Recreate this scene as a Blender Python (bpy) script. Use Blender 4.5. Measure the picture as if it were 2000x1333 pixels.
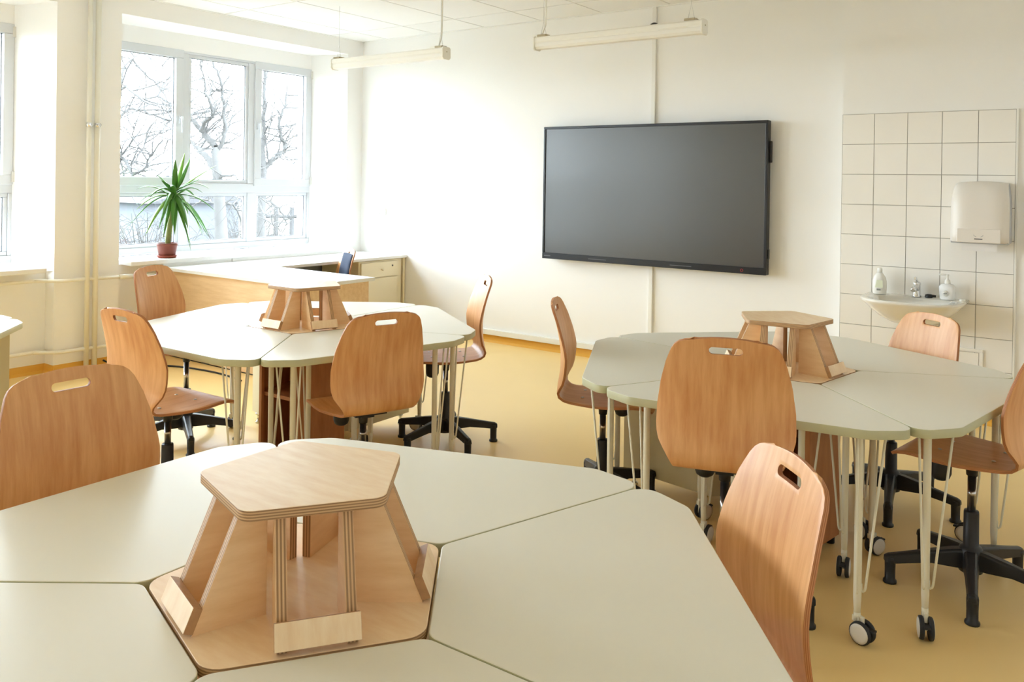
import bpy, bmesh, math, random
from mathutils import Vector, Matrix
from math import sin, cos, pi, radians, atan2, hypot

# ------------------------------------------------------------------ camera, world, exposure
for o in list(bpy.data.objects):
    bpy.data.objects.remove(o)
SC = bpy.context.scene
COL = SC.collection
CAMZ = 1.478
F_PX, CX, CY = 1630.14, 987.0, 362.28
YAW, PITCH, ROLL = -0.625997, -0.003599, -0.014923
cam = bpy.data.cameras.new('camera')
cam.sensor_width = 36.0
cam.lens = F_PX / 2000 * 36.0
cam.shift_x = (1000 - CX) / 2000
cam.shift_y = (CY - 666.5) / 2000
cam.clip_start = 0.05
cam.clip_end = 400
camo = bpy.data.objects.new('camera', cam)
COL.objects.link(camo)
_F = Vector((sin(YAW) * cos(PITCH), cos(YAW) * cos(PITCH), sin(PITCH)))
_R = Vector((cos(YAW), -sin(YAW), 0))
_D = _F.cross(_R)
_R2 = cos(ROLL) * _R + sin(ROLL) * _D
_D2 = -sin(ROLL) * _R + cos(ROLL) * _D
camo.matrix_world = Matrix(((_R2.x, -_D2.x, -_F.x, 0), (_R2.y, -_D2.y, -_F.y, 0), (_R2.z, -_D2.z, -_F.z, CAMZ), (0, 0, 0, 1)))
SC.camera = camo

SKY_STRENGTH = 9.0
world = bpy.data.worlds.new('overcast_sky')
SC.world = world
world.use_nodes = True
bg = world.node_tree.nodes['Background']
bg.inputs[0].default_value = (0.80, 0.90, 1.0, 1)
bg.inputs[1].default_value = SKY_STRENGTH
SC.view_settings.view_transform = 'Standard'
SC.view_settings.look = 'None'
SC.view_settings.gamma = 1.0
SC.view_settings.exposure = 1.64
SC.view_settings.use_curve_mapping = False
cy = SC.cycles
cy.use_denoising = True
cy.max_bounces = 10
cy.diffuse_bounces = 7
cy.glossy_bounces = 4
cy.transmission_bounces = 6
cy.transparent_max_bounces = 12
cy.sample_clamp_indirect = 6.0
cy.caustics_reflective = False
cy.caustics_refractive = False

# room measures (metres)
XL, YB, YT, XR, YF = -6.342, 6.197, 6.03, 1.1, -2.9
ZC = 2.92
XSTEP = -1.495
WIN = [(3.565, 5.985), (0.645, 3.065), (-2.275, 0.145)]   # openings in the window wall (y range)
ZS0, ZS1 = 0.80, 2.77                                     # sill top and head of the openings
WDEP = 0.42                                               # depth of the reveals

for i, (a, b) in enumerate(WIN):                          # sky sampling through the window openings
    l = bpy.data.lights.new('window_light_portal', 'AREA')
    l.shape = 'RECTANGLE'; l.size = 2.3; l.size_y = 1.85
    l.cycles.is_portal = True
    lo = bpy.data.objects.new('window_light_portal', l)
    COL.objects.link(lo)
    lo.location = (XL - WDEP - 0.12, (a + b) / 2, 1.72)
    lo.rotation_euler = (0, -pi / 2, 0)

# ------------------------------------------------------------------ helpers
def lin(r, g, b):
    f = lambda c: (c / 255 / 12.92) if c / 255 <= 0.04045 else ((c / 255 + 0.055) / 1.055) ** 2.4
    return (f(r), f(g), f(b), 1.0)

MATS = {}
def mat(name, col, rough=0.5, metal=0.0, spec=0.5, bump=0.0, bscale=60.0, vary=0.0, vscale=3.0, coat=0.0, emit=None, estr=0.0, trans=0.0, ior=1.45):
    m = bpy.data.materials.new(name); m.use_nodes = True
    nt = m.node_tree; b = nt.nodes['Principled BSDF']
    b.inputs['Base Color'].default_value = col
    b.inputs['Roughness'].default_value = rough
    b.inputs['Metallic'].default_value = metal
    b.inputs['Specular IOR Level'].default_value = spec
    b.inputs['Coat Weight'].default_value = coat
    b.inputs['Transmission Weight'].default_value = trans
    b.inputs['IOR'].default_value = ior
    if emit:
        b.inputs['Emission Color'].default_value = emit
        b.inputs['Emission Strength'].default_value = estr
    if bump or vary:
        tc = nt.nodes.new('ShaderNodeTexCoord')
    if vary:
        n = nt.nodes.new('ShaderNodeTexNoise'); n.inputs['Scale'].default_value = vscale; n.inputs['Detail'].default_value = 5
        nt.links.new(tc.outputs['Object'], n.inputs['Vector'])
        mx = nt.nodes.new('ShaderNodeMix'); mx.data_type = 'RGBA'
        mx.inputs[6].default_value = tuple(c * (1 - vary) for c in col[:3]) + (1,)
        mx.inputs[7].default_value = tuple(min(1, c * (1 + vary)) for c in col[:3]) + (1,)
        nt.links.new(n.outputs['Fac'], mx.inputs[0]); nt.links.new(mx.outputs[2], b.inputs['Base Color'])
    if bump:
        n2 = nt.nodes.new('ShaderNodeTexNoise'); n2.inputs['Scale'].default_value = bscale; n2.inputs['Detail'].default_value = 4
        nt.links.new(tc.outputs['Object'], n2.inputs['Vector'])
        bp = nt.nodes.new('ShaderNodeBump'); bp.inputs['Strength'].default_value = bump; bp.inputs['Distance'].default_value = 0.002
        nt.links.new(n2.outputs['Fac'], bp.inputs['Height']); nt.links.new(bp.outputs['Normal'], b.inputs['Normal'])
    MATS[name] = m
    return m

def wood(name, c0, c1, rough=0.4, uv=True, scale=(14.0, 1.1, 1.0), rot=(0, 0, 0), arch=0.5, spec=0.5):
    """veneer: long fine grain plus broad cathedral arcs"""
    m = bpy.data.materials.new(name); m.use_nodes = True
    nt = m.node_tree; b = nt.nodes['Principled BSDF']; N = nt.nodes.new; L = nt.links.new
    b.inputs['Roughness'].default_value = rough
    b.inputs['Specular IOR Level'].default_value = spec
    tc = N('ShaderNodeTexCoord'); oi = N('ShaderNodeObjectInfo')
    add = N('ShaderNodeVectorMath'); add.operation = 'ADD'
    sc = N('ShaderNodeVectorMath'); sc.operation = 'SCALE'; sc.inputs[0].default_value = (3.1, 7.3, 1.7)
    L(oi.outputs['Random'], sc.inputs['Scale'])
    L(tc.outputs['UV' if uv else 'Object'], add.inputs[0]); L(sc.outputs[0], add.inputs[1])
    mp = N('ShaderNodeMapping'); mp.inputs['Scale'].default_value = scale; mp.inputs['Rotation'].default_value = rot
    L(add.outputs[0], mp.inputs['Vector'])
    n1 = N('ShaderNodeTexNoise'); n1.inputs['Scale'].default_value = 5.0; n1.inputs['Detail'].default_value = 8; n1.inputs['Roughness'].default_value = 0.62
    L(mp.outputs[0], n1.inputs['Vector'])
    mp2 = N('ShaderNodeMapping'); mp2.inputs['Scale'].default_value = (scale[0] * 0.32, scale[1] * 0.9, scale[2] * 0.5); mp2.inputs['Rotation'].default_value = rot
    L(add.outputs[0], mp2.inputs['Vector'])
    w = N('ShaderNodeTexWave'); w.wave_type = 'RINGS'; w.inputs['Scale'].default_value = 1.1; w.inputs['Distortion'].default_value = 7.0; w.inputs['Detail'].default_value = 3.0; w.inputs['Detail Scale'].default_value = 0.7
    L(mp2.outputs[0], w.inputs['Vector'])
    mx0 = N('ShaderNodeMath'); mx0.operation = 'MULTIPLY_ADD'; mx0.inputs[1].default_value = 0.22 * arch
    L(w.outputs['Fac'], mx0.inputs[0]); L(n1.outputs['Fac'], mx0.inputs[2])
    cr = N('ShaderNodeValToRGB'); cr.color_ramp.elements[0].position = 0.28; cr.color_ramp.elements[1].position = 0.80
    cr.color_ramp.elements[0].color = c0; cr.color_ramp.elements[1].color = c1
    L(mx0.outputs[0], cr.inputs[0]); L(cr.outputs[0], b.inputs['Base Color'])
    bp = N('ShaderNodeBump'); bp.inputs['Strength'].default_value = 0.06; bp.inputs['Distance'].default_value = 0.001
    L(n1.outputs['Fac'], bp.inputs['Height']); L(bp.outputs['Normal'], b.inputs['Normal'])
    MATS[name] = m
    return m

def plyedge(name, c0, c1, axis, freq, rough=0.55, uv=False):
    """stacked veneers seen on a cut edge"""
    m = bpy.data.materials.new(name); m.use_nodes = True
    nt = m.node_tree; b = nt.nodes['Principled BSDF']; N = nt.nodes.new; L = nt.links.new
    b.inputs['Roughness'].default_value = rough
    tc = N('ShaderNodeTexCoord'); sp = N('ShaderNodeSeparateXYZ')
    L(tc.outputs['UV' if uv else 'Object'], sp.inputs[0])
    mu = N('ShaderNodeMath'); mu.operation = 'MULTIPLY'; mu.inputs[1].default_value = freq
    L(sp.outputs[axis], mu.inputs[0])
    fr = N('ShaderNodeMath'); fr.operation = 'PINGPONG'; fr.inputs[1].default_value = 1.0
    L(mu.outputs[0], fr.inputs[0])
    cr = N('ShaderNodeValToRGB'); cr.color_ramp.elements[0].position = 0.3; cr.color_ramp.elements[1].position = 0.7
    cr.color_ramp.elements[0].color = c0; cr.color_ramp.elements[1].color = c1
    L(fr.outputs[0], cr.inputs[0]); L(cr.outputs[0], b.inputs['Base Color'])
    MATS[name] = m
    return m

class MB:
    def __init__(s):
        s.v = []; s.f = []; s.mi = []; s.sm = []; s.uv = None
    def add(s, vs, fs, mi=0, smooth=False):
        k = len(s.v); s.v += [tuple(v) for v in vs]
        for f in fs:
            s.f.append(tuple(i + k for i in f)); s.mi.append(mi); s.sm.append(smooth)
        return s
    def box(s, x0, x1, y0, y1, z0, z1, mi=0, M=None):
        vs = [Vector((x, y, z)) for z in (z0, z1) for y in (y0, y1) for x in (x0, x1)]
        if M is not None: vs = [M @ v for v in vs]
        return s.add(vs, [(0, 2, 3, 1), (4, 5, 7, 6), (0, 1, 5, 4), (2, 6, 7, 3), (0, 4, 6, 2), (1, 3, 7, 5)], mi)
    def prism(s, poly, z0, z1, mi=0, side=None, M=None):
        n = len(poly)
        vs = [Vector((p[0], p[1], z0)) for p in poly] + [Vector((p[0], p[1], z1)) for p in poly]
        if M is not None: vs = [M @ v for v in vs]
        k = len(s.v); s.v += [tuple(v) for v in vs]
        s.f.append(tuple(k + i for i in reversed(range(n)))); s.mi.append(mi); s.sm.append(False)
        s.f.append(tuple(k + n + i for i in range(n))); s.mi.append(mi); s.sm.append(False)
        for i in range(n):
            j = (i + 1) % n
            s.f.append((k + i, k + j, k + n + j, k + n + i)); s.mi.append(mi if side is None else side); s.sm.append(n > 12)
        return s
    def tube(s, path, rad, n=10, caps=True, mi=0, smooth=True, flat=1.0):
        path = [Vector(p) for p in path]
        rr = rad if isinstance(rad, (list, tuple)) else [rad] * len(path)
        k = len(s.v); prev = None
        for i, p in enumerate(path):
            t = (path[min(i + 1, len(path) - 1)] - path[max(i - 1, 0)])
            t = t.normalized() if t.length > 1e-9 else Vector((0, 0, 1))
            if prev is None:
                a = Vector((1, 0, 0)) if abs(t.x) < 0.9 else Vector((0, 1, 0))
                u = t.cross(a).normalized()
            else:
                u = (prev - t * prev.dot(t))
                u = u.normalized() if u.length > 1e-6 else t.orthogonal().normalized()
            prev = u; w = t.cross(u)
            for j in range(n):
                a = 2 * pi * j / n
                s.v.append(tuple(p + rr[i] * (cos(a) * u + flat * sin(a) * w)))
        for i in range(len(path) - 1):
            for j in range(n):
                j2 = (j + 1) % n
                s.f.append((k + i * n + j, k + i * n + j2, k + (i + 1) * n + j2, k + (i + 1) * n + j)); s.mi.append(mi); s.sm.append(smooth)
        if caps:
            s.f.append(tuple(k + j for j in reversed(range(n)))); s.mi.append(mi); s.sm.append(False)
            e = k + (len(path) - 1) * n
            s.f.append(tuple(e + j for j in range(n))); s.mi.append(mi); s.sm.append(False)
        return s
    def lathe(s, prof, n=24, c=(0, 0), mi=0, smooth=True, sx=1.0, sy=1.0, M=None):
        k = len(s.v)
        for r, z in prof:
            for j in range(n):
                a = 2 * pi * j / n
                v = Vector((c[0] + sx * r * cos(a), c[1] + sy * r * sin(a), z))
                s.v.append(tuple(M @ v if M is not None else v))
        for i in range(len(prof) - 1):
            for j in range(n):
                j2 = (j + 1) % n
                s.f.append((k + i * n + j, k + i * n + j2, k + (i + 1) * n + j2, k + (i + 1) * n + j)); s.mi.append(mi); s.sm.append(smooth)
        if prof[0][0] > 1e-6:
            s.f.append(tuple(k + j for j in reversed(range(n)))); s.mi.append(mi); s.sm.append(False)
        if prof[-1][0] > 1e-6:
            e = k + (len(prof) - 1) * n
            s.f.append(tuple(e + j for j in range(n))); s.mi.append(mi); s.sm.append(False)
        return s
    def mesh(s, name, mats):
        me = bpy.data.meshes.new(name)
        me.from_pydata(s.v, [], s.f)
        for m in (mats if isinstance(mats, (list, tuple)) else [mats]):
            me.materials.append(MATS[m])
        me.polygons.foreach_set('material_index', s.mi)
        me.polygons.foreach_set('use_smooth', s.sm)
        if s.uv:
            ul = me.uv_layers.new(name='UVMap')
            for li, l in enumerate(me.loops):
                ul.data[li].uv = s.uv[l.vertex_index]
        me.update()
        return me
    def build(s, name, mats, parent=None, bevel=0.0, loc=None):
        return put(name, s.mesh(name, mats), parent, loc, bevel)

def put(name, me, parent=None, loc=None, bevel=0.0, rotz=0.0):
    o = bpy.data.objects.new(name, me)
    COL.objects.link(o)
    if parent is not None: o.parent = parent
    if loc is not None: o.location = loc
    if rotz: o.rotation_euler = (0, 0, rotz)
    if bevel:
        b = o.modifiers.new('bevel', 'BEVEL'); b.width = bevel; b.segments = 2; b.limit_method = 'ANGLE'; b.angle_limit = radians(40)
        b.harden_normals = False
    return o

def empty(name, loc, rotz=0.0):
    o = bpy.data.objects.new(name, None)
    o.empty_display_size = 0.1
    COL.objects.link(o); o.location = loc; o.rotation_euler = (0, 0, rotz)
    return o

def tag(o, label=None, cat=None, group=None, kind=None):
    if label: o['label'] = label
    if cat: o['category'] = cat
    if group: o['group'] = group
    if kind: o['kind'] = kind
    return o

def rounded(poly, rads, seg=5):
    out = []; n = len(poly)
    for i in range(n):
        p = Vector(poly[i]).to_2d(); a = Vector(poly[i - 1]).to_2d(); b = Vector(poly[(i + 1) % n]).to_2d()
        r = rads[i] if isinstance(rads, (list, tuple)) else rads
        if r <= 0: out.append((p.x, p.y)); continue
        da = (a - p).normalized(); db = (b - p).normalized()
        ang = da.angle(db); t = r / math.tan(ang / 2)
        c = p + (da + db).normalized() * (r / sin(ang / 2))
        s0 = p + da * t - c; s1 = p + db * t - c
        a0 = atan2(s0.y, s0.x); a1 = atan2(s1.y, s1.x); d = (a1 - a0 + pi) % (2 * pi) - pi
        for k in range(seg + 1):
            x = a0 + d * k / seg; out.append((c.x + r * cos(x), c.y + r * sin(x)))
    return out

def smoothpath(pts, n=6):
    P = [Vector(p) for p in pts]; out = []
    for i in range(len(P) - 1):
        p0 = P[max(i - 1, 0)]; p1 = P[i]; p2 = P[i + 1]; p3 = P[min(i + 2, len(P) - 1)]
        for k in range(n):
            t = k / n
            out.append(0.5 * ((2 * p1) + (p2 - p0) * t + (2 * p0 - 5 * p1 + 4 * p2 - p3) * t * t + (3 * p1 - p0 - 3 * p2 + p3) * t ** 3))
    out.append(P[-1])
    return out

# ------------------------------------------------------------------ materials
mat('wall_paint', (0.90, 0.892, 0.875, 1), 0.75, bump=0.05, bscale=180)
mat('ceiling_tile', (0.88, 0.872, 0.855, 1), 0.9, bump=0.25, bscale=260)
mat('ceiling_grid', (0.72, 0.70, 0.64, 1), 0.6)
mat('floor_vinyl', lin(240, 208, 142), 0.38, spec=0.45, vary=0.05, vscale=1.3)
mat('cove_vinyl', lin(226, 172, 70), 0.45)
mat('trim_white', (0.84, 0.83, 0.79, 1), 0.45)
mat('frame_white', (0.66, 0.68, 0.71, 1), 0.32)
mat('gasket', (0.25, 0.26, 0.28, 1), 0.6)
mat('sill_white', (0.84, 0.84, 0.84, 1), 0.35)
mat('tile_glaze', (0.90, 0.875, 0.83, 1), 0.22, spec=0.5)
mat('grout', (0.42, 0.39, 0.35, 1), 0.9)
mat('pipe_paint', (0.85, 0.82, 0.72, 1), 0.4)
mat('chrome', (0.75, 0.76, 0.78, 1), 0.12, metal=1.0)
mat('steel', (0.62, 0.62, 0.63, 1), 0.28, metal=1.0)
mat('black_plastic', (0.016, 0.016, 0.018, 1), 0.42)
mat('black_gloss', (0.012, 0.013, 0.016, 1), 0.3)
mat('screen_glass', (0.048, 0.046, 0.042, 1), 0.28, spec=1.0)
mat('rubber', (0.025, 0.026, 0.03, 1), 0.6)
mat('hub_white', (0.72, 0.70, 0.66, 1), 0.45)
mat('leg_paint', (0.78, 0.74, 0.60, 1), 0.38)
mat('desk_laminate', lin(230, 228, 217), 0.36, spec=0.5, bump=0.04, bscale=500)
mat('desk_edge', lin(190, 190, 158), 0.45)
mat('cabinet_cream', lin(214, 204, 172), 0.5)
mat('white_laminate', (0.84, 0.84, 0.83, 1), 0.3)
mat('cream_front', lin(238, 228, 200), 0.4)
wood('beech_shell', lin(200, 136, 82), lin(229, 177, 124), 0.38, True, (10.0, 1.0, 1.0), arch=0.7, spec=0.42)
plyedge('beech_edge', lin(160, 98, 58), lin(192, 134, 88), 1, 1.0, uv=True)
wood('birch_ply', lin(226, 186, 138), lin(244, 212, 172), 0.42, False, (1.6, 1.6, 9.0), arch=0.35)
wood('birch_flat', lin(234, 200, 158), lin(250, 228, 196), 0.38, False, (2.0, 9.0, 2.0), arch=0.3)
wood('birch_panel', lin(222, 186, 140), lin(240, 210, 168), 0.4, False, (1.0, 8.0, 8.0), arch=0.35)
wood('column_wood', lin(164, 104, 62), lin(192, 132, 86), 0.45, False, (6.0, 6.0, 1.0), arch=0.3)
plyedge('ply_edge_z', lin(150, 112, 76), lin(208, 170, 126), 2, 420.0)
mat('ply_side', lin(178, 136, 96), 0.55, vary=0.25, vscale=60)
mat('porcelain', (0.82, 0.79, 0.72, 1), 0.12, coat=0.4)
mat('soap_white', (0.85, 0.84, 0.80, 1), 0.3)
mat('label_green', (0.74, 0.78, 0.60, 1), 0.5)
mat('label_grey', (0.28, 0.29, 0.27, 1), 0.5)
mat('clear_plastic', (0.93, 0.93, 0.93, 1), 0.15, trans=0.12, ior=1.33)
mat('dispenser_plastic', (0.80, 0.755, 0.70, 1), 0.35)
mat('dispenser_side', (0.46, 0.47, 0.50, 1), 0.4)
mat('paper', (0.84, 0.82, 0.80, 1), 0.9)
mat('lamp_shell', (0.90, 0.89, 0.84, 1), 0.35)
mat('lamp_diffuser', (0.90, 0.89, 0.85, 1), 0.4)
mat('lamp_clip', (0.42, 0.36, 0.25, 1), 0.4, metal=0.5)
mat('terracotta', lin(124, 62, 46), 0.55, vary=0.12, vscale=20)
mat('terracotta_dish', lin(150, 70, 50), 0.55)
mat('soil', (0.04, 0.03, 0.025, 1), 0.95, bump=0.6, bscale=120)
mat('plant_stem', lin(120, 124, 70), 0.7, vary=0.3, vscale=40)
mat('leaf_green', lin(70, 122, 40), 0.38, vary=0.35, vscale=9)
mat('leaf_light', lin(116, 160, 60), 0.38, vary=0.3, vscale=9)
mat('blue_fabric', lin(42, 52, 74), 0.85, bump=0.4, bscale=400)
mat('grey_panel', lin(150, 158, 166), 0.5)
mat('bark', (0.060, 0.058, 0.056, 1), 0.9, bump=0.6, bscale=30, vary=0.3, vscale=6)
mat('twig', (0.052, 0.050, 0.048, 1), 0.9)
mat('dry_grass', (0.10, 0.095, 0.075, 1), 0.95, vary=0.2, vscale=0.6)
mat('fence_wood', (0.035, 0.034, 0.035, 1), 0.8)
mat('shed_wall', (0.07, 0.075, 0.085, 1), 0.8)
mat('shed_roof', (0.04, 0.04, 0.044, 1), 0.8)
mat('shrub_twig', (0.034, 0.031, 0.027, 1), 0.9)
mat('red_mark', (0.45, 0.03, 0.03, 1), 0.5)
mat('grey_mark', (0.12, 0.12, 0.13, 1), 0.5)
mat('socket_white', (0.85, 0.85, 0.83, 1), 0.35)

def glass_mat(name):
    m = bpy.data.materials.new(name); m.use_nodes = True
    nt = m.node_tree; N = nt.nodes.new; L = nt.links.new
    nt.nodes.remove(nt.nodes['Principled BSDF'])
    t = N('ShaderNodeBsdfTransparent'); t.inputs[0].default_value = (0.96, 0.975, 0.97, 1)
    g = N('ShaderNodeBsdfGlossy'); g.inputs['Roughness'].default_value = 0.02
    lw = N('ShaderNodeLayerWeight'); lw.inputs[0].default_value = 0.5
    pw = N('ShaderNodeMath'); pw.operation = 'POWER'; pw.inputs[1].default_value = 5.0
    fr = N('ShaderNodeMath'); fr.operation = 'MULTIPLY_ADD'; fr.inputs[1].default_value = 0.96; fr.inputs[2].default_value = 0.04
    L(lw.outputs['Facing'], pw.inputs[0]); L(pw.outputs[0], fr.inputs[0])
    mx = N('ShaderNodeMixShader')
    L(fr.outputs[0], mx.inputs[0]); L(t.outputs[0], mx.inputs[1]); L(g.outputs[0], mx.inputs[2])
    L(mx.outputs[0], nt.nodes['Material Output'].inputs[0])
    MATS[name] = m
glass_mat('window_glass')

# ------------------------------------------------------------------ structure
def struct(name, mb, mats, parent=None, bevel=0.0, label=None, cat=None):
    o = mb.build(name, mats, parent, bevel)
    if parent is None:
        o['kind'] = 'structure'
        if label: o['label'] = label
        if cat: o['category'] = cat
    return o

struct('floor', MB().box(XL - 0.3, XR + 0.2, YF - 0.2, YB + 0.2, -0.12, 0.0), 'floor_vinyl', label='warm yellow vinyl floor running through the classroom', cat='floor')

wb = MB()
wb.box(XL - 0.6, XSTEP + 0.02, YB, YB + 0.25, -0.12, 3.3)
wb.box(XSTEP, XR + 0.2, YT, YB + 0.25, -0.12, 3.3)
wall_back = struct('wall_back', wb, 'wall_paint', label='off white end wall carrying the big screen and the washbasin tiles', cat='wall')
wr = MB().box(XR, XR + 0.2, YF, YB, -0.12, 3.3)
struct('wall_right', wr, 'wall_paint', label='plain cream wall opposite the windows', cat='wall')
struct('wall_front', MB().box(XL - 0.6, XR + 0.2, YF - 0.2, YF, -0.12, 3.3), 'wall_paint', label='plain cream wall behind the viewpoint', cat='wall')

# window wall: piers, parapets set back below the sills, lintels, splayed reveals
wl = MB()
XO = XL - 0.62
NICHE = 0.13
ys = [YF]
for a, b in sorted(WIN): ys += [a, b]
ys.append(YB)
for i in range(0, len(ys), 2):                        # piers
    y0, y1 = ys[i], ys[i + 1]
    s0 = 0.115 if i > 0 else 0.0; s1 = 0.115 if i < len(ys) - 2 else 0.0
    poly = [(XL, y0), (XL, y1), (XL - WDEP, y1 + s1), (XO, y1 + s1), (XO, y0 - s0), (XL - WDEP, y0 - s0)]
    wl.prism(list(reversed(poly)), ZS0 - 0.035, ZS1)
    wl.box(XO, XL, y0, y1, -0.12, ZS0 - 0.035)
for a, b in WIN:
    wl.box(XO, XL - NICHE, a, b, -0.12, ZS0 - 0.035)
wl.box(XO, XL, YF, YB, ZS1, 3.3)
for a, b in WIN:
    wl.box(XO, XL - WDEP, a - 0.1, b + 0.1, 2.62, ZS1)
wall_left = struct('wall_left', wl, 'wall_paint', label='cream window wall with deep reveals and narrow piers', cat='wall')

# yellow coved skirting
def cove(name, pts, label):
    m = MB()
    for (x0, y0), (x1, y1) in zip(pts[:-1], pts[1:]):
        d = Vector((x1 - x0, y1 - y0, 0)); L_ = d.length; d.normalize(); n = Vector((-d.y, d.x, 0))
        M = Matrix(((d.x, n.x, 0, x0), (d.y, n.y, 0, y0), (0, 0, 1, 0), (0, 0, 0, 1)))
        m.prism([(0, 0), (0.035, 0), (0.012, 0.018), (0.006, 0.05), (0.0, 0.065)], 0, L_, M=M @ Matrix(((0, 0, 1, 0), (-1, 0, 0, 0), (0, 1, 0, 0), (0, 0, 0, 1))))
    o = m.build(name, 'cove_vinyl'); o['kind'] = 'structure'; o['label'] = label; o['category'] = 'baseboard'
    return o
pl = []
for a, b in sorted(WIN):
    pl += [(XL, a), (XL - NICHE, a), (XL - NICHE, b), (XL, b)]
pl = [(XL, YF)] + pl + [(XL, YB)]
cove('baseboard_left', pl, 'orange yellow coved skirting along the window wall')
cove('baseboard_back', [(XL, YB), (XSTEP, YB), (XSTEP, YT), (XR, YT)], 'orange yellow coved skirting along the screen wall')

# ceiling: dark backing, T-bar grid and lay-in panels
ceil = struct('ceiling', MB().box(XL - 0.1, XR + 0.2, YF - 0.1, YB + 0.2, ZC + 0.012, ZC + 0.2), 'ceiling_grid', label='suspended ceiling of pale rectangular panels', cat='ceiling')
PX, PY = 0.625, 1.245
cx0, cy0 = -5.985 - PX, 5.735
xs = [cx0 + PX * i for i in range(16)]
ysg = [cy0 + PY] + [cy0 - PY * i for i in range(10)]
gcache = {}
for x in xs:
    for y1 in ysg:
        a, b = max(x, XL), min(x + PX, XR); c, d = max(y1 - PY, YF), min(y1, YB)
        if b - a < 0.03 or d - c < 0.03: continue
        key = (round(b - a, 3), round(d - c, 3))
        if key not in gcache:
            w_, h_ = key
            gcache[key] = MB().box(0.007, w_ - 0.007, 0.007, h_ - 0.007, 0, 0.02).mesh('ceiling_panel', 'ceiling_tile')
        put('ceiling_panel', gcache[key], ceil, (a, c, ZC + 0.002), bevel=0.0)
g = MB()
for x in xs:
    if XL < x < XR: g.box(x - 0.0065, x + 0.0065, YF, YB, ZC + 0.006, ZC + 0.03)
for y in ysg:
    if YF < y < YB: g.box(XL, XR, y - 0.0065, y + 0.0065, ZC + 0.006, ZC + 0.03)
g.build('grid_rail', 'ceiling_grid', ceil)
g = MB()
g.box(XL, XL + 0.02, YF, YB, ZC - 0.004, ZC + 0.02); g.box(XL, XSTEP, YB - 0.02, YB, ZC - 0.004, ZC + 0.02); g.box(XSTEP, XR, YT - 0.02, YT, ZC - 0.004, ZC + 0.02)
g.build('edge_rail', 'ceiling_tile', ceil)

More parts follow.
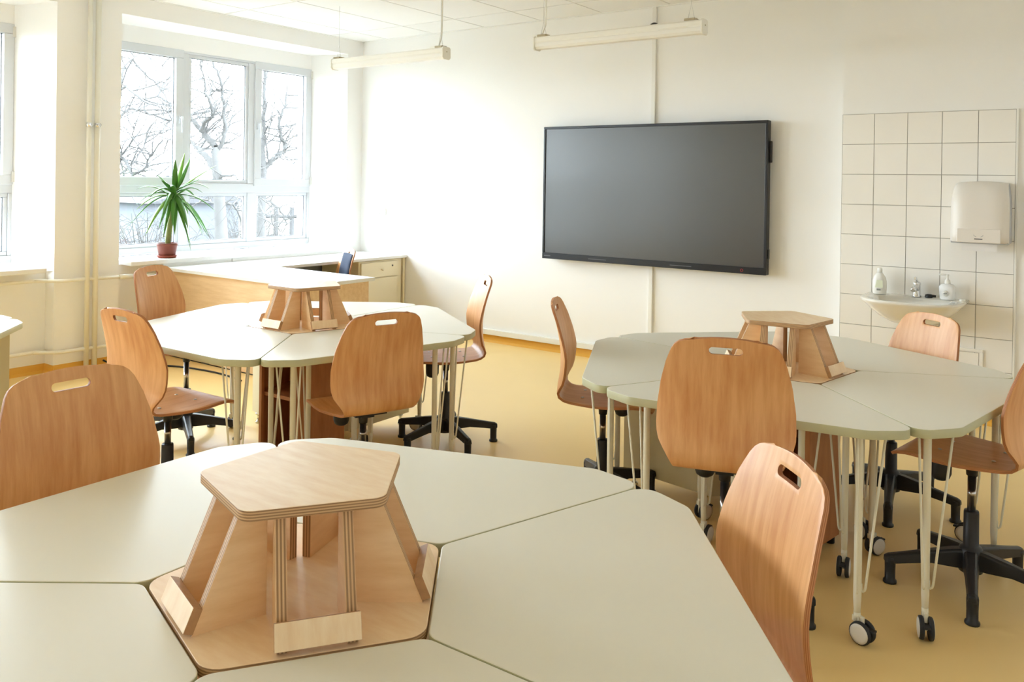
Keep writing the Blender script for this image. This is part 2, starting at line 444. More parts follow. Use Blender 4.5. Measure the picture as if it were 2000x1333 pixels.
# ------------------------------------------------------------------ windows
def window(idx, a, b, label):
    root = empty('window_%d' % idx, (XL - WDEP - 0.01, (a + b) / 2, ZS0))
    tag(root, label, 'window', kind='structure')
    W = (b - a) / 2 - 0.115 + 0.03; Z0, Z1 = 0.005, 1.85
    X = -0.0
    fr = MB(); t = 0.055; dp = 0.075
    ZT = 0.585                                     # centre of the transom
    m1, m2 = -0.37, 0.37
    for z0_, z1_ in ((Z0, Z0 + 0.06), (ZT - 0.045, ZT + 0.045), (Z1 - 0.05, Z1)):
        fr.box(X - dp, X, -W, W, z0_, z1_)
    for z0_, z1_ in ((Z0 + 0.06, ZT - 0.045), (ZT + 0.045, Z1 - 0.05)):
        for y0_, y1_ in ((-W, -W + t), (m1 - 0.045, m1 + 0.045), (m2 - 0.045, m2 + 0.045), (W - t, W)):
            fr.box(X - dp, X, y0_, y1_, z0_, z1_)
    fr.build('frame', 'frame_white', root, bevel=0.006)
    def sash(y0, y1, z0, z1, opening, handle):
        wdt = 0.075 if opening else 0.03
        off = 0.018 if opening else -0.012
        s = MB()
        o0 = 0.025 if opening else 0.0
        y0o, y1o, z0o, z1o = y0 - o0, y1 + o0, z0 - o0, z1 + o0
        for (p, q, r_, u) in ((y0o, y1o, z0o, z0o + wdt), (y0o, y1o, z1o - wdt, z1o), (y0o, y0o + wdt, z0o + wdt, z1o - wdt), (y1o - wdt, y1o, z0o + wdt, z1o - wdt)):
            s.box(X - 0.05, X + off, p, q, r_, u)
        so = s.build('sash', 'frame_white', root, bevel=0.005)
        gk = MB(); i = wdt
        for (p, q, r_, u) in ((y0o + i, y1o - i, z0o + i, z0o + i + 0.006), (y0o + i, y1o - i, z1o - i - 0.006, z1o - i), (y0o + i, y0o + i + 0.006, z0o + i, z1o - i), (y1o - i - 0.006, y1o - i, z0o + i, z1o - i)):
            gk.box(X - 0.035, X - 0.022, p, q, r_, u)
        gk.build('gasket', 'gasket', so)
        MB().box(X - 0.032, X - 0.026, y0o + wdt - 0.004, y1o - wdt + 0.004, z0o + wdt - 0.004, z1o - wdt + 0.004).build('pane', 'window_glass', so)
        if handle:
            hy = y0o + 0.037 if handle < 0 else y1o - 0.037
            hz = (z0 + z1) / 2 - 0.02
            h = MB().box(X + off, X + off + 0.012, hy - 0.014, hy + 0.014, hz - 0.035, hz + 0.035)
            h.tube([(X + off + 0.01, hy, hz + 0.018), (X + off + 0.04, hy, hz + 0.018)], 0.009, 8)
            h.tube([(X + off + 0.04, hy, hz + 0.026), (X + off + 0.043, hy, hz - 0.02), (X + off + 0.04, hy, hz - 0.115)], [0.010, 0.010, 0.007], 8)
            h.build('handle', 'frame_white', so)
            hn = MB(); hh = y1o - 0.004 if handle < 0 else y0o + 0.004
            for zz in (z0o + 0.02, z1o - 0.10):
                hn.box(X + off - 0.004, X + off + 0.012, hh - 0.01, hh + 0.012, zz, zz + 0.08)
            hn.build('hinge', 'hub_white', so)
    sash(-W + t, m1 - 0.045, ZT + 0.045, Z1 - 0.05, True, 1)
    sash(m1 + 0.045, m2 - 0.045, ZT + 0.045, Z1 - 0.05, False, 0)
    sash(m2 + 0.045, W - t, ZT + 0.045, Z1 - 0.05, True, -1)
    sash(-W + t, m1 - 0.045, Z0 + 0.06, ZT - 0.045, False, 0)
    sash(m1 + 0.045, m2 - 0.045, Z0 + 0.06, ZT - 0.045, False, 0)
    sash(m2 + 0.045, W - t, Z0 + 0.06, ZT - 0.045, False, 0)
    pol = [(-WDEP - 0.0, -(W - 0.02)), (-0.02, -(W - 0.02) - 0.0), (-0.02 + WDEP + 0.055, -(b - a) / 2 + 0.085), (-0.02 + WDEP + 0.055, (b - a) / 2 - 0.085), (-0.02, (W - 0.02))]
    pol = [(0.0, -(W - 0.03)), (WDEP + 0.06, -(b - a) / 2 + 0.075), (WDEP + 0.06, (b - a) / 2 - 0.075), (0.0, (W - 0.03))]
    MB().prism(pol, -0.036, 0.0).build('window_sill', 'sill_white', root, bevel=0.006)
WL = ['white six-light window behind the yucca and the teacher desk', 'white window at the left edge of the picture beside the heating pipes', 'white window further along the wall outside the picture']
for i, (a, b) in enumerate(WIN): window(i + 1, a, b, WL[i])

# ------------------------------------------------------------------ washbasin tiling (on the stepped part of the end wall)
TS = 0.2048
tx0, tz1 = XSTEP + 0.004, 1.978
grout_o = MB().box(tx0 - 0.003, tx0 + 5 * TS + 0.004, YT - 0.006, YT, 0.065, tz1 + 0.002).build('grout_bed', 'grout', wall_back)
tm = MB().box(0.0018, TS - 0.0018, 0, 0.008, 0.0018, TS - 0.0018).mesh('tile', 'tile_glaze')
for c in range(5):
    for r in range(10):
        z = tz1 - (r + 1) * TS
        if z < 0.05: 
            hh = tz1 - r * TS - 0.068
            put('tile', MB().box(0.0018, TS - 0.0018, 0, 0.008, 0.0018, hh).mesh('tile', 'tile_glaze'), wall_back, (tx0 + c * TS, YT - 0.0125, 0.068)); continue
        put('tile', tm, wall_back, (tx0 + c * TS, YT - 0.0125, z), bevel=0.0012)
tag(MB().box(tx0 + 5 * TS, tx0 + 5 * TS + 0.012, YT - 0.016, YT, 0.0, tz1 + 0.004).build('trim_1', 'trim_white', bevel=0.002), 'slim white metal edge strip beside the wall tiles', 'trim', kind='structure')
ap = empty('access_panel', (-0.735, YT - 0.013, 0.36))
tag(ap, 'small tiled inspection hatch low on the tiled wall right of the washbasin', 'hatch')
fm = MB()
for (p, q, r_, u) in ((-0.11, 0.11, -0.11, -0.09), (-0.11, 0.11, 0.09, 0.11), (-0.11, -0.09, -0.09, 0.09), (0.09, 0.11, -0.09, 0.09)):
    fm.box(p, q, -0.012, 0.0, r_, u)
fm.build('hatch_frame', 'tile_glaze', ap, bevel=0.002)
MB().box(-0.085, 0.085, -0.008, 0.0, -0.085, 0.085).build('hatch_door', 'tile_glaze', ap, bevel=0.002)

# ------------------------------------------------------------------ wall services
tag(MB().box(-5.6, XSTEP - 0.005, YB - 0.035, YB, 0.068, 0.118).build('cable_trunking', 'trim_white', bevel=0.004), 'long white cable trunking running just above the skirting under the screen', 'trunking')
tag(MB().box(-3.018, -2.984, YB - 0.022, YB, 0.118, ZC - 0.005).build('cable_duct', 'trim_white', bevel=0.003), 'slim white vertical cable duct passing behind the wall screen', 'cable duct')
d_ = MB().lathe([(0.045, 0), (0.045, 0.008), (0.036, 0.022), (0.02, 0.03), (0.0, 0.032)], 20, M=Matrix.Translation((-3.0, YB - 0.023, 2.745)) @ Matrix.Rotation(pi / 2, 4, 'X'))
tag(d_.build('cable_gland', 'black_plastic'), 'small dark round fitting on the vertical duct above the screen', 'fitting')
for i, (x, lb) in enumerate(((-6.112, 'left one of two white square sockets near the window corner'), (-6.018, 'right one of two white square sockets near the window corner'))):
    s = empty('wall_socket', (x, YB, 1.166)); tag(s, lb, 'socket', 'wall sockets by the corner')
    MB().box(-0.041, 0.041, -0.012, 0, -0.041, 0.041).build('cover_plate', 'socket_white', s, bevel=0.004)
    MB().box(-0.028, 0.028, -0.016, -0.011, -0.028, 0.028).build('insert', 'socket_white', s, bevel=0.003)

# heating pipes in front of the window wall
xp = XL + 0.055
def pipe(name, paths, label, chrome_z=None):
    e = empty(name, (0, 0, 0)); tag(e, label, 'pipe')
    for nm, pts, r in paths:
        MB().tube(pts, r, 12).build(nm, 'pipe_paint', e)
    return e
p1 = pipe('heating_pipe', [('riser', [(xp, 3.285, 0.0), (xp, 3.285, ZC)], 0.018)], 'left one of two cream vertical heating risers on the pier between windows')
p2 = pipe('heating_pipe', [('riser', [(xp, 3.348, 0.0), (xp, 3.348, ZC)], 0.020)], 'right one of two cream vertical heating risers on the pier between windows')
for p, yy in ((p1, 3.285), (p2, 3.348)):
    MB().tube([(xp, yy, 1.855), (xp, yy, 1.885)], 0.024, 14).tube([(xp, yy, 1.87), (xp + 0.045, yy, 1.87)], 0.011, 10).build('clip', 'chrome', p)
def nichepath(z, y_end, dx=0.05, drop=0.0):
    return smoothpath([(XL - NICHE + dx, 0.9, z), (XL - NICHE + dx, 2.88, z), (XL - NICHE + dx, 2.96, z), (XL + dx - 0.01, 3.09, z), (XL + dx, 3.16, z), (XL + dx, y_end, z)], 5)
pu = pipe('heating_pipe', [('run', nichepath(0.695, 3.285), 0.013), ('run', [(xp, 3.285, 0.695), (xp, 3.56, 0.688)], 0.013), ('sleeve', [(xp, 3.54, 0.689), (xp, 3.66, 0.686)], 0.019), ('run', [(xp, 3.6, 0.687), (xp, 3.9, 0.682)], 0.012)], 'upper cream heating pipe running level below the window sills')
plw = pipe('heating_pipe', [('run', nichepath(0.165, 3.345), 0.014), ('run', [(xp, 3.345, 0.165), (xp, 3.9, 0.165)], 0.014)], 'lower cream heating pipe running level just above the skirting')
tag(MB().tube(smoothpath([(XL + 0.03, 3.43, 0.05), (XL + 0.06, 3.46, 0.03), (XL + 0.12, 3.53, 0.008), (XL + 0.22, 3.63, 0.006), (XL + 0.5, 3.78, 0.006), (XL + 0.9, 3.84, 0.006), (XL + 1.25, 3.80, 0.006)], 5), 0.007, 8).build('power_cord', 'black_plastic'), 'thin black power cord on the floor beside the heating risers', 'cord')

# ------------------------------------------------------------------ large display
tv = empty('wall_screen', (-3.012, YB, 0.822)); tag(tv, 'large black flat display mounted on the end wall', 'display')
w2, hh = 0.982, 1.143
MB().box(-w2, w2, -0.10, -0.045, 0, hh).build('housing', 'black_plastic', tv, bevel=0.004)
bz = MB()
for (p, q, r_, u) in ((-w2, w2, 0, 0.052), (-w2, w2, hh - 0.022, hh), (-w2, -w2 + 0.02, 0.052, hh - 0.022), (w2 - 0.02, w2, 0.052, hh - 0.022)):
    bz.box(p, q, -0.112, -0.099, r_, u)
bz.build('bezel', 'black_gloss', tv, bevel=0.003)
MB().box(-w2 + 0.02, w2 - 0.02, -0.1045, -0.1005, 0.052, hh - 0.022).build('screen', 'screen_glass', tv)
MB().box(-0.55, 0.55, -0.045, 0.0, 0.3, 0.85).build('wall_bracket', 'black_plastic', tv)
MB().box(w2, w2 + 0.018, -0.085, -0.055, 0.83, 0.99).build('side_handle', 'black_plastic', tv, bevel=0.005)
MB().box(w2, w2 + 0.008, -0.09, -0.06, 0.12, 0.19).build('port_cover', 'black_plastic', tv, bevel=0.002)
for a_, b_ in ((-0.52, -0.35), (0.22, 0.40)):
    MB().box(a_, b_, -0.1128, -0.111, 0.022, 0.027).build('port_slot', 'grey_mark', tv)
MB().box(-w2 + 0.02, -w2 + 0.085, -0.1128, -0.111, 0.022, 0.030).build('badge', 'grey_mark', tv)
MB().lathe([(0.011, 0), (0.011, 0.002), (0.008, 0.002), (0.008, 0.0)], 18, M=Matrix.Translation((0.80, -0.1115, 0.026)) @ Matrix.Rotation(pi / 2, 4, 'X')).build('power_button', 'red_mark', tv)

# ------------------------------------------------------------------ pendant lamps
def pendant(x0, x1, y, z, drops, cord, label):
    e = empty('pendant_lamp', ((x0 + x1) / 2, y, z)); tag(e, label, 'lamp', 'hanging tube lamps')
    L2 = (x1 - x0) / 2
    R90 = Matrix(((0, 0, 1, 0), (1, 0, 0, 0), (0, 1, 0, 0), (0, 0, 0, 1)))
    body = [(-0.042, 0.012), (-0.034, 0.0), (0.034, 0.0), (0.042, 0.012), (0.042, 0.036), (0.03, 0.046), (-0.03, 0.046), (-0.042, 0.036)]
    MB().prism(body, -L2 + 0.012, L2 - 0.012, M=R90).build('housing', 'lamp_shell', e, bevel=0.002)
    dif = [(-0.038, 0.002), (-0.036, -0.022), (-0.024, -0.038), (0.024, -0.038), (0.036, -0.022), (0.038, 0.002)]
    MB().prism(list(reversed(dif)), -L2 + 0.014, L2 - 0.014, M=R90).build('diffuser', 'lamp_diffuser', e, bevel=0.003)
    cap = rounded([(-0.046, -0.030), (-0.030, -0.044), (0.030, -0.044), (0.046, -0.030), (0.046, 0.04), (0.034, 0.051), (-0.034, 0.051), (-0.046, 0.04)], 0.006, 2)
    for sx in (-1, 1):
        c = MB().prism(cap, sx * L2 - (0.014 if sx > 0 else 0), sx * L2 + (0.014 if sx < 0 else 0), M=R90).build('end_cap', 'lamp_shell', e, bevel=0.002)
        MB().box(sx * (L2 + 0.0005) - 0.002, sx * (L2 + 0.0005) + 0.002, -0.004, 0.004, 0.01, 0.018).build('screw', 'lamp_clip', c)
    for xx in drops:
        q = xx - (x0 + x1) / 2
        MB().box(q - 0.035, q + 0.035, -0.03, 0.03, 0.044, 0.062).build('clip', 'lamp_clip', e, bevel=0.002)
        MB().tube([(q - 0.022, 0, 0.06), (q, 0, 0.155), (q + 0.022, 0, 0.06)], 0.0014, 6).tube([(q, 0, 0.155), (q, 0, ZC - z)], 0.0016, 6).build('suspension_wire', 'steel', e)
    if cord is not None:
        q = cord - (x0 + x1) / 2
        MB().tube(smoothpath([(q, 0.01, 0.055), (q + 0.02, 0.01, 0.10), (q + 0.035, 0.012, 0.17), (q + 0.035, 0.012, ZC - z)], 6), 0.0055, 8).build('power_cord', 'lamp_shell', e)
        MB().box(q - 0.05, q + 0.02, -0.025, 0.025, 0.046, 0.062).build('junction_box', 'lamp_shell', e, bevel=0.003)
pendant(-5.25, -4.03, 4.80, 2.435, (-5.195, -4.09), -4.125, 'white tube lamp hanging nearest the window wall')
pendant(-3.225, -1.995, 4.80, 2.435, (-3.165, -2.085), -3.19, 'white tube lamp hanging above the big screen')

# ------------------------------------------------------------------ washbasin group
bx = -1.005; bz_ = 0.772; by = YT - 0.013
sk = empty('washbasin', (bx, by, bz_)); tag(sk, 'white ceramic washbasin hung on the tiled wall', 'washbasin')
def dshape(w, d, y0=0.0, n=28):
    pts = [(-w, y0), (-w, y0 - d * 0.35)]
    for i in range(1, n):
        a = pi + pi * i / n
        pts.append((w * (abs(cos(a)) ** 0.62) * (1 if cos(a) > 0 else -1), y0 - d * 0.35 - d * 0.65 * (abs(sin(a)) ** 0.75)))
    pts += [(w, y0 - d * 0.35), (w, y0)]
    return pts
def loft(rings, close_top=None):
    m = MB(); n = len(rings[0][0])
    vs = []
    for pts, z in rings:
        for p in pts: vs.append((p[0], p[1], z))
    fs = []
    for i in range(len(rings) - 1):
        for j in range(n):
            j2 = (j + 1) % n
            fs.append((i * n + j, i * n + j2, (i + 1) * n + j2, (i + 1) * n + j))
    fs.append(tuple(reversed(range(n)))); fs.append(tuple((len(rings) - 1) * n + j for j in range(n)))
    m.add(vs, fs, 0, True)
    return m
def shift(pts, dy): return [(p[0], p[1] + dy) for p in pts]
loft([(dshape(0.09, 0.17), -0.17), (dshape(0.14, 0.24), -0.155), (dshape(0.20, 0.32), -0.115), (dshape(0.255, 0.39), -0.06), (dshape(0.285, 0.425), -0.025), (dshape(0.298, 0.44), -0.012), (dshape(0.30, 0.443), -0.002), (dshape(0.296, 0.438), 0.004),
      (dshape(0.275, 0.415), 0.004), (shift(dshape(0.22, 0.27), -0.115), 0.000), (shift(dshape(0.20, 0.24), -0.125), -0.03), (shift(dshape(0.15, 0.17), -0.15), -0.08), (shift(dshape(0.05, 0.05), -0.2), -0.10)]).build('basin', 'porcelain', sk)
MB().lathe([(0.018, 0), (0.018, 0.012), (0.012, 0.016), (0, 0.016)], 14, c=(0.27, -0.09)).build('tap_hole_cap', 'porcelain', sk, loc=(0, 0, 0.0))
MB().tube([(0, -0.05, -0.17), (0, -0.05, -0.26), (0, -0.05, -0.30), (0, 0.0, -0.32)], 0.018, 12).build('drain_trap', 'chrome', sk)
tp = empty('faucet', (bx + 0.005, by - 0.06, bz_ + 0.004)); tag(tp, 'small chrome mixer tap standing on the washbasin', 'tap')
MB().lathe([(0.027, 0), (0.027, 0.006), (0.022, 0.012), (0.021, 0.075), (0.023, 0.08), (0.023, 0.092), (0.012, 0.10), (0, 0.10)], 18).build('body', 'chrome', tp)
MB().tube(smoothpath([(0, 0, 0.045), (0, -0.05, 0.065), (0, -0.10, 0.062), (0, -0.125, 0.05)], 4), [0.017] * 12 + [0.013], 12).build('spout', 'chrome', tp)
MB().tube(smoothpath([(0, 0.005, 0.098), (0, -0.03, 0.118), (0, -0.075, 0.125)], 4), 0.011, 10, flat=0.6).build('lever', 'chrome', tp)
pg = MB().lathe([(0.022, 0), (0.024, 0.006), (0.022, 0.018), (0.01, 0.022), (0, 0.022)], 16); pg.tube([(0.015, 0, 0.012), (0.04, 0.004, 0.010)], 0.008, 8)
tag(pg.build('basin_plug', 'black_plastic', loc=(bx + 0.075, by - 0.05, bz_ + 0.004)), 'black rubber plug lying beside the chrome tap', 'plug')
s1 = empty('soap_bottle', (bx - 0.215, by - 0.085, bz_ + 0.004)); tag(s1, 'white squeeze soap bottle at the left end of the washbasin', 'bottle')
MB().lathe([(0.034, 0), (0.041, 0.004), (0.045, 0.05), (0.044, 0.085), (0.036, 0.115), (0.022, 0.135), (0.014, 0.142), (0.0, 0.142)], 24, sy=0.62).build('body', 'soap_white', s1)
MB().lathe([(0.014, 0.14), (0.016, 0.142), (0.016, 0.168), (0.012, 0.174), (0, 0.174)], 16).build('cap', 'soap_white', s1)
MB().add([(-0.022, -0.0300, 0.045), (0.026, -0.0300, 0.045), (0.024, -0.0302, 0.095), (-0.012, -0.0302, 0.095)], [(0, 1, 2, 3)]).build('label', 'label_green', s1)
MB().box(-0.012, 0.012, -0.0308, -0.0300, 0.026, 0.038).build('print', 'label_grey', s1)
s2 = empty('soap_dispenser', (bx + 0.185, by - 0.085, bz_ + 0.004)); tag(s2, 'clear pump soap dispenser at the right end of the washbasin', 'bottle')
MB().lathe([(0.036, 0), (0.043, 0.006), (0.048, 0.06), (0.048, 0.082), (0.034, 0.098), (0.016, 0.102), (0, 0.102)], 24, sy=0.62).build('body', 'clear_plastic', s2)
MB().lathe([(0.017, 0.10), (0.018, 0.104), (0.016, 0.122), (0.006, 0.13), (0.005, 0.15), (0.009, 0.152), (0.009, 0.16), (0, 0.16)], 16).tube([(0.004, 0, 0.155), (-0.042, -0.006, 0.158), (-0.046, -0.006, 0.152)], 0.0055, 8).build('pump', 'soap_white', s2)
lb = MB().lathe([(0.02, 0), (0.02, 0.001), (0.0, 0.001)], 20, M=Matrix.Translation((-0.006, -0.030, 0.04)) @ Matrix.Rotation(pi / 2, 4, 'X')).build('label', 'soap_white', s2)
tf = MB()
for i in range(5):
    a = 2 * pi * i / 5 + 0.3
    tf.tube([(-0.006, -0.0318, 0.04), (-0.006 + 0.007 * cos(a), -0.0322, 0.04 + 0.007 * sin(a)), (-0.006 + 0.014 * cos(a + 0.5), -0.0318, 0.04 + 0.014 * sin(a + 0.5))], [0.001, 0.0028, 0.001], 5, flat=0.3)
tf.build('print', 'label_grey', lb)

td = empty('towel_dispenser', (-0.640, by, 1.152)); tag(td, 'pale plastic paper towel dispenser on the tiled wall', 'dispenser')
def dispenser_mesh():
    m = MB(); W2 = 0.158; vs = []; nx, nz = 14, 16
    prof = [(0.0, 0.205), (0.05, 0.205), (0.10, 0.203), (0.15, 0.202), (0.20, 0.200), (0.24, 0.196), (0.28, 0.188), (0.31, 0.176), (0.335, 0.158), (0.355, 0.132), (0.368, 0.10), (0.375, 0.06), (0.378, 0.0)]
    for z, d in prof:
        for i in range(nx + 1):
            t = -1 + 2 * i / nx
            wz = W2 * (1 - 0.10 * max(0, (z - 0.2) / 0.18) ** 2)
            e = 1 - 0.22 * abs(t) ** 6
            vs.append((t * wz, -d * e, z - (0.012 * t * t if z > 0.3 else 0)))
    n = nx + 1; fs = []
    for r in range(len(prof) - 1):
        for i in range(nx): fs.append((r * n + i, r * n + i + 1, (r + 1) * n + i + 1, (r + 1) * n + i))
    m.add(vs, fs, 0, True)
    k = len(m.v)
    back = [(-W2, 0, 0), (W2, 0, 0)] + [(W2 * 0.93, 0, 0.366), (-W2 * 0.93, 0, 0.366)]
    # side and bottom walls
    R = [(r * n + nx) for r in range(len(prof))]; Lf = [r * n for r in range(len(prof))]
    m.v += [(vs[i][0], 0, vs[i][2]) for i in R] + [(vs[i][0], 0, vs[i][2]) for i in Lf]
    q = len(prof)
    for i in range(q - 1):
        m.f.append((R[i], k + i, k + i + 1, R[i + 1])); m.mi.append(1); m.sm.append(True)
        m.f.append((Lf[i + 1], k + q + i + 1, k + q + i, Lf[i])); m.mi.append(0); m.sm.append(True)
    m.f.append(tuple([i for i in range(nx, -1, -1)] + [k + q, k])); m.mi.append(0); m.sm.append(False)
    return m
dispenser_mesh().build('cover', ['dispenser_plastic', 'dispenser_side'], td)
MB().box(-0.118, 0.118, -0.2075, -0.20, 0.0, 0.085).build('front_flap', 'dispenser_plastic', td, bevel=0.004)
MB().box(-0.155, 0.155, -0.17, -0.01, -0.008, 0.004).build('base_tray', 'dispenser_side', td, bevel=0.003)
pm = MB(); N_ = 26
vs = []; fs = []
for i in range(N_ + 1):
    x = -0.095 + 0.19 * i / N_
    vs += [(x, -0.150, 0.0), (x, -0.152, -0.028), (x, -0.153, -0.050 - (0.007 if i % 2 else 0.0))]
for i in range(N_):
    for j in range(2): fs.append((i * 3 + j, i * 3 + 3 + j, i * 3 + 4 + j, i * 3 + 1 + j))
pm.add(vs, fs); po = pm.build('paper_towel', 'paper', td)
so_ = po.modifiers.new('thickness', 'SOLIDIFY'); so_.thickness = 0.0012
MB().box(-0.022, 0.022, -0.2085, -0.207, 0.020, 0.026).build('badge', 'grey_mark', td)
sm_ = MB()
for sx in (-1, 1):
    sm_.tube([(sx * 0.026, -0.208, 0.048), (sx * 0.02, -0.208, 0.040), (sx * 0.012, -0.208, 0.036)], 0.0012, 5)
sm_.build('arrow_mark', 'dispenser_side', td)

# ------------------------------------------------------------------ teacher's desk, window counter and drawer unit
tdk = empty('teacher_desk', (-5.43, 4.25, 0)); tag(tdk, 'teacher desk with white top and birch front panel below the window', 'desk')
dx0, dx1, dy0, dy1 = -0.905, 0.90, -0.325, 0.335
MB().box(dx0 - 0.13, dx1, dy0, dy1, 0.712, 0.738).build('top', 'white_laminate', tdk, bevel=0.002)
MB().box(dx0 + 0.02, dx1 - 0.035, dy0 + 0.045, dy0 + 0.065, 0.01, 0.711).build('front_panel', 'birch_panel', tdk, bevel=0.001)
MB().box(dx1 - 0.055, dx1 - 0.035, dy0 + 0.065, dy1 - 0.03, 0.01, 0.711).build('side_panel', 'birch_panel', tdk, bevel=0.001)
MB().box(dx0 + 0.02, dx0 + 0.04, dy0 + 0.065, dy1 - 0.03, 0.01, 0.711).build('side_panel', 'birch_panel', tdk, bevel=0.001)
MB().box(dx0 + 0.03, dx1 - 0.04, dy0 + 0.05, dy0 + 0.06, 0.0, 0.012).build('plinth', 'black_plastic', tdk)
MB().box(dx0 - 0.12, dx0 + 0.028, dy0 + 0.005, dy1 + 0.004, 0.738, 0.7635).build('upstand', 'white_laminate', tdk)
ct = empty('window_counter', (-6.0, 5.39, 0)); tag(ct, 'white side counter along the window wall beyond the teacher desk', 'counter')
MB().prism([(XL + 6.0 - 0.128, -0.80), (0.32, -0.80), (0.32, 0.805), (XL + 6.002, 0.805), (XL + 6.002, 0.592), (XL + 6.0 - 0.128, 0.592)], 0.712, 0.738).build('top', 'white_laminate', ct, bevel=0.002)
MB().box(XL + 6.0 - 0.12, XL + 6.0 + 0.042, -0.795, 0.52, 0.738, 0.7635).build('upstand', 'white_laminate', ct)
MB().box(XL + 6.0 + 0.05, 0.30, 0.775, 0.80, 0.0, 0.711).build('end_panel', 'cream_front', ct, bevel=0.001)
MB().box(XL + 6.0 + 0.05, XL + 6.0 + 0.07, -0.78, 0.775, 0.2, 0.711).build('back_panel', 'grey_panel', ct)
MB().box(XL + 6.0 + 0.07, 0.28, -0.79, -0.77, 0.0, 0.711).build('leg_panel', 'cream_front', ct, bevel=0.001)
du = empty('drawer_cabinet', (-6.0, 5.85, 0)); tag(du, 'cream drawer cabinet with lock under the window counter by the corner', 'cabinet')
MB().box(-0.22, 0.285, -0.285, 0.30, 0.03, 0.705).build('carcass', 'cream_front', du, bevel=0.002)
for z0, z1, nm in ((0.545, 0.69, 'drawer'), (0.06, 0.535, 'door')):
    d = MB().box(0.286, 0.304, -0.265, 0.225, z0, z1).build(nm, 'cream_front', du, bevel=0.003)
    kz = (z0 + z1) / 2 if nm == 'drawer' else z1 - 0.06
    ky = 0.0 if nm == 'drawer' else -0.22
    MB().lathe([(0.006, 0), (0.006, 0.012), (0.012, 0.018), (0.012, 0.026), (0.006, 0.03), (0, 0.03)], 14, M=Matrix.Translation((0.304, ky, kz)) @ Matrix.Rotation(pi / 2, 4, 'Y')).build('knob', 'cream_front', d)
    if nm == 'drawer':
        MB().lathe([(0.009, 0), (0.009, 0.003), (0, 0.003)], 14, M=Matrix.Translation((0.304, 0.155, z1 - 0.045)) @ Matrix.Rotation(pi / 2, 4, 'Y')).build('lock', 'grey_mark', d)
MB().box(-0.2, 0.25, -0.26, 0.28, 0.0, 0.03).build('plinth', 'black_plastic', du)

# ------------------------------------------------------------------ desks in five-sided groups
TZ = 0.72
GR = {'right': (-1.097, 3.530, -0.8067), 'left': (-3.405, 2.942, -0.9295), 'front': (-1.208, 1.050, 0.0099), 'edge': (-4.77, 1.165, radians(84))}
RS, DD, WW, R0 = 0.907, 0.813, 0.392, 0.302
c36, s36 = cos(radians(36)), sin(radians(36))
gap = 0.0016
def unit_poly():
    n = (-s36 * gap, c36 * gap)
    pts = [(R0 * c36, -R0 * s36), (RS * c36, -RS * s36), (DD, -WW), (DD, WW), (RS * c36, RS * s36), (R0 * c36, R0 * s36)]
    g = gap / c36
    pts = [(p[0], p[1] + (g if p[1] < 0 else -g)) if i in (0, 1, 4, 5) else p for i, p in enumerate(pts)]
    return rounded(pts, [0.035, 0.05, 0.07, 0.07, 0.05, 0.035], 5)
top_mesh = MB().prism(unit_poly(), -0.03, 0.0, 0, 1).mesh('tabletop', ['desk_laminate', 'desk_edge'])
leg_mesh = MB().tube([(0, 0, TZ - 0.03), (0, 0, TZ - 0.05), (0, 0, 0.14), (0, 0, 0.082)], [0.0125, 0.0125, 0.0125, 0.0095], 14).mesh('leg', 'leg_paint')
def brace_mesh(dx, dy):
    pts = [(0.078 * dx, 0.078 * dy, TZ - 0.031), (0.024 * dx, 0.024 * dy, 0.178), (0.021 * dx, 0.021 * dy, 0.168), (0.016 * dx, 0.016 * dy, 0.163), (0.011 * dx, 0.011 * dy, 0.168), (0.0105 * dx, 0.0105 * dy, 0.19)]
    return MB().tube(pts, 0.0042, 8).mesh('brace', 'leg_paint')
BR = [brace_mesh(1, 0), brace_mesh(0, 1)]
def caster_meshes():
    fork = MB().tube([(0, 0, 0.095), (0, 0, 0.07)], 0.011, 12).box(-0.006, 0.024, -0.005, 0.005, 0.03, 0.085).box(-0.012, 0.012, -0.009, 0.009, 0.066, 0.084)
    out = [('caster_fork', fork.mesh('caster_fork', 'leg_paint'))]
    for s in (-1, 1):
        M = Matrix.Translation((0.020, s * 0.0065, 0.037)) @ Matrix.Rotation(-s * pi / 2, 4, 'X')
        wm = MB().lathe([(0.030, 0.0), (0.036, 0.002), (0.037, 0.006), (0.036, 0.013), (0.032, 0.0155), (0.0, 0.0155)], 24, M=M)
        if s > 0: wm.box(0.03, 0.064, -0.011, 0.008, 0.052, 0.058)
        out.append(('caster_wheel', wm.mesh('caster_wheel', 'rubber')))
        out.append(('wheel_cap', MB().lathe([(0.0315, 0.014), (0.0315, 0.0165), (0.022, 0.018), (0.0, 0.018)], 24, M=M).mesh('wheel_cap', 'hub_white')))
    return out
CASTER = caster_meshes()
rnd = random.Random(4)

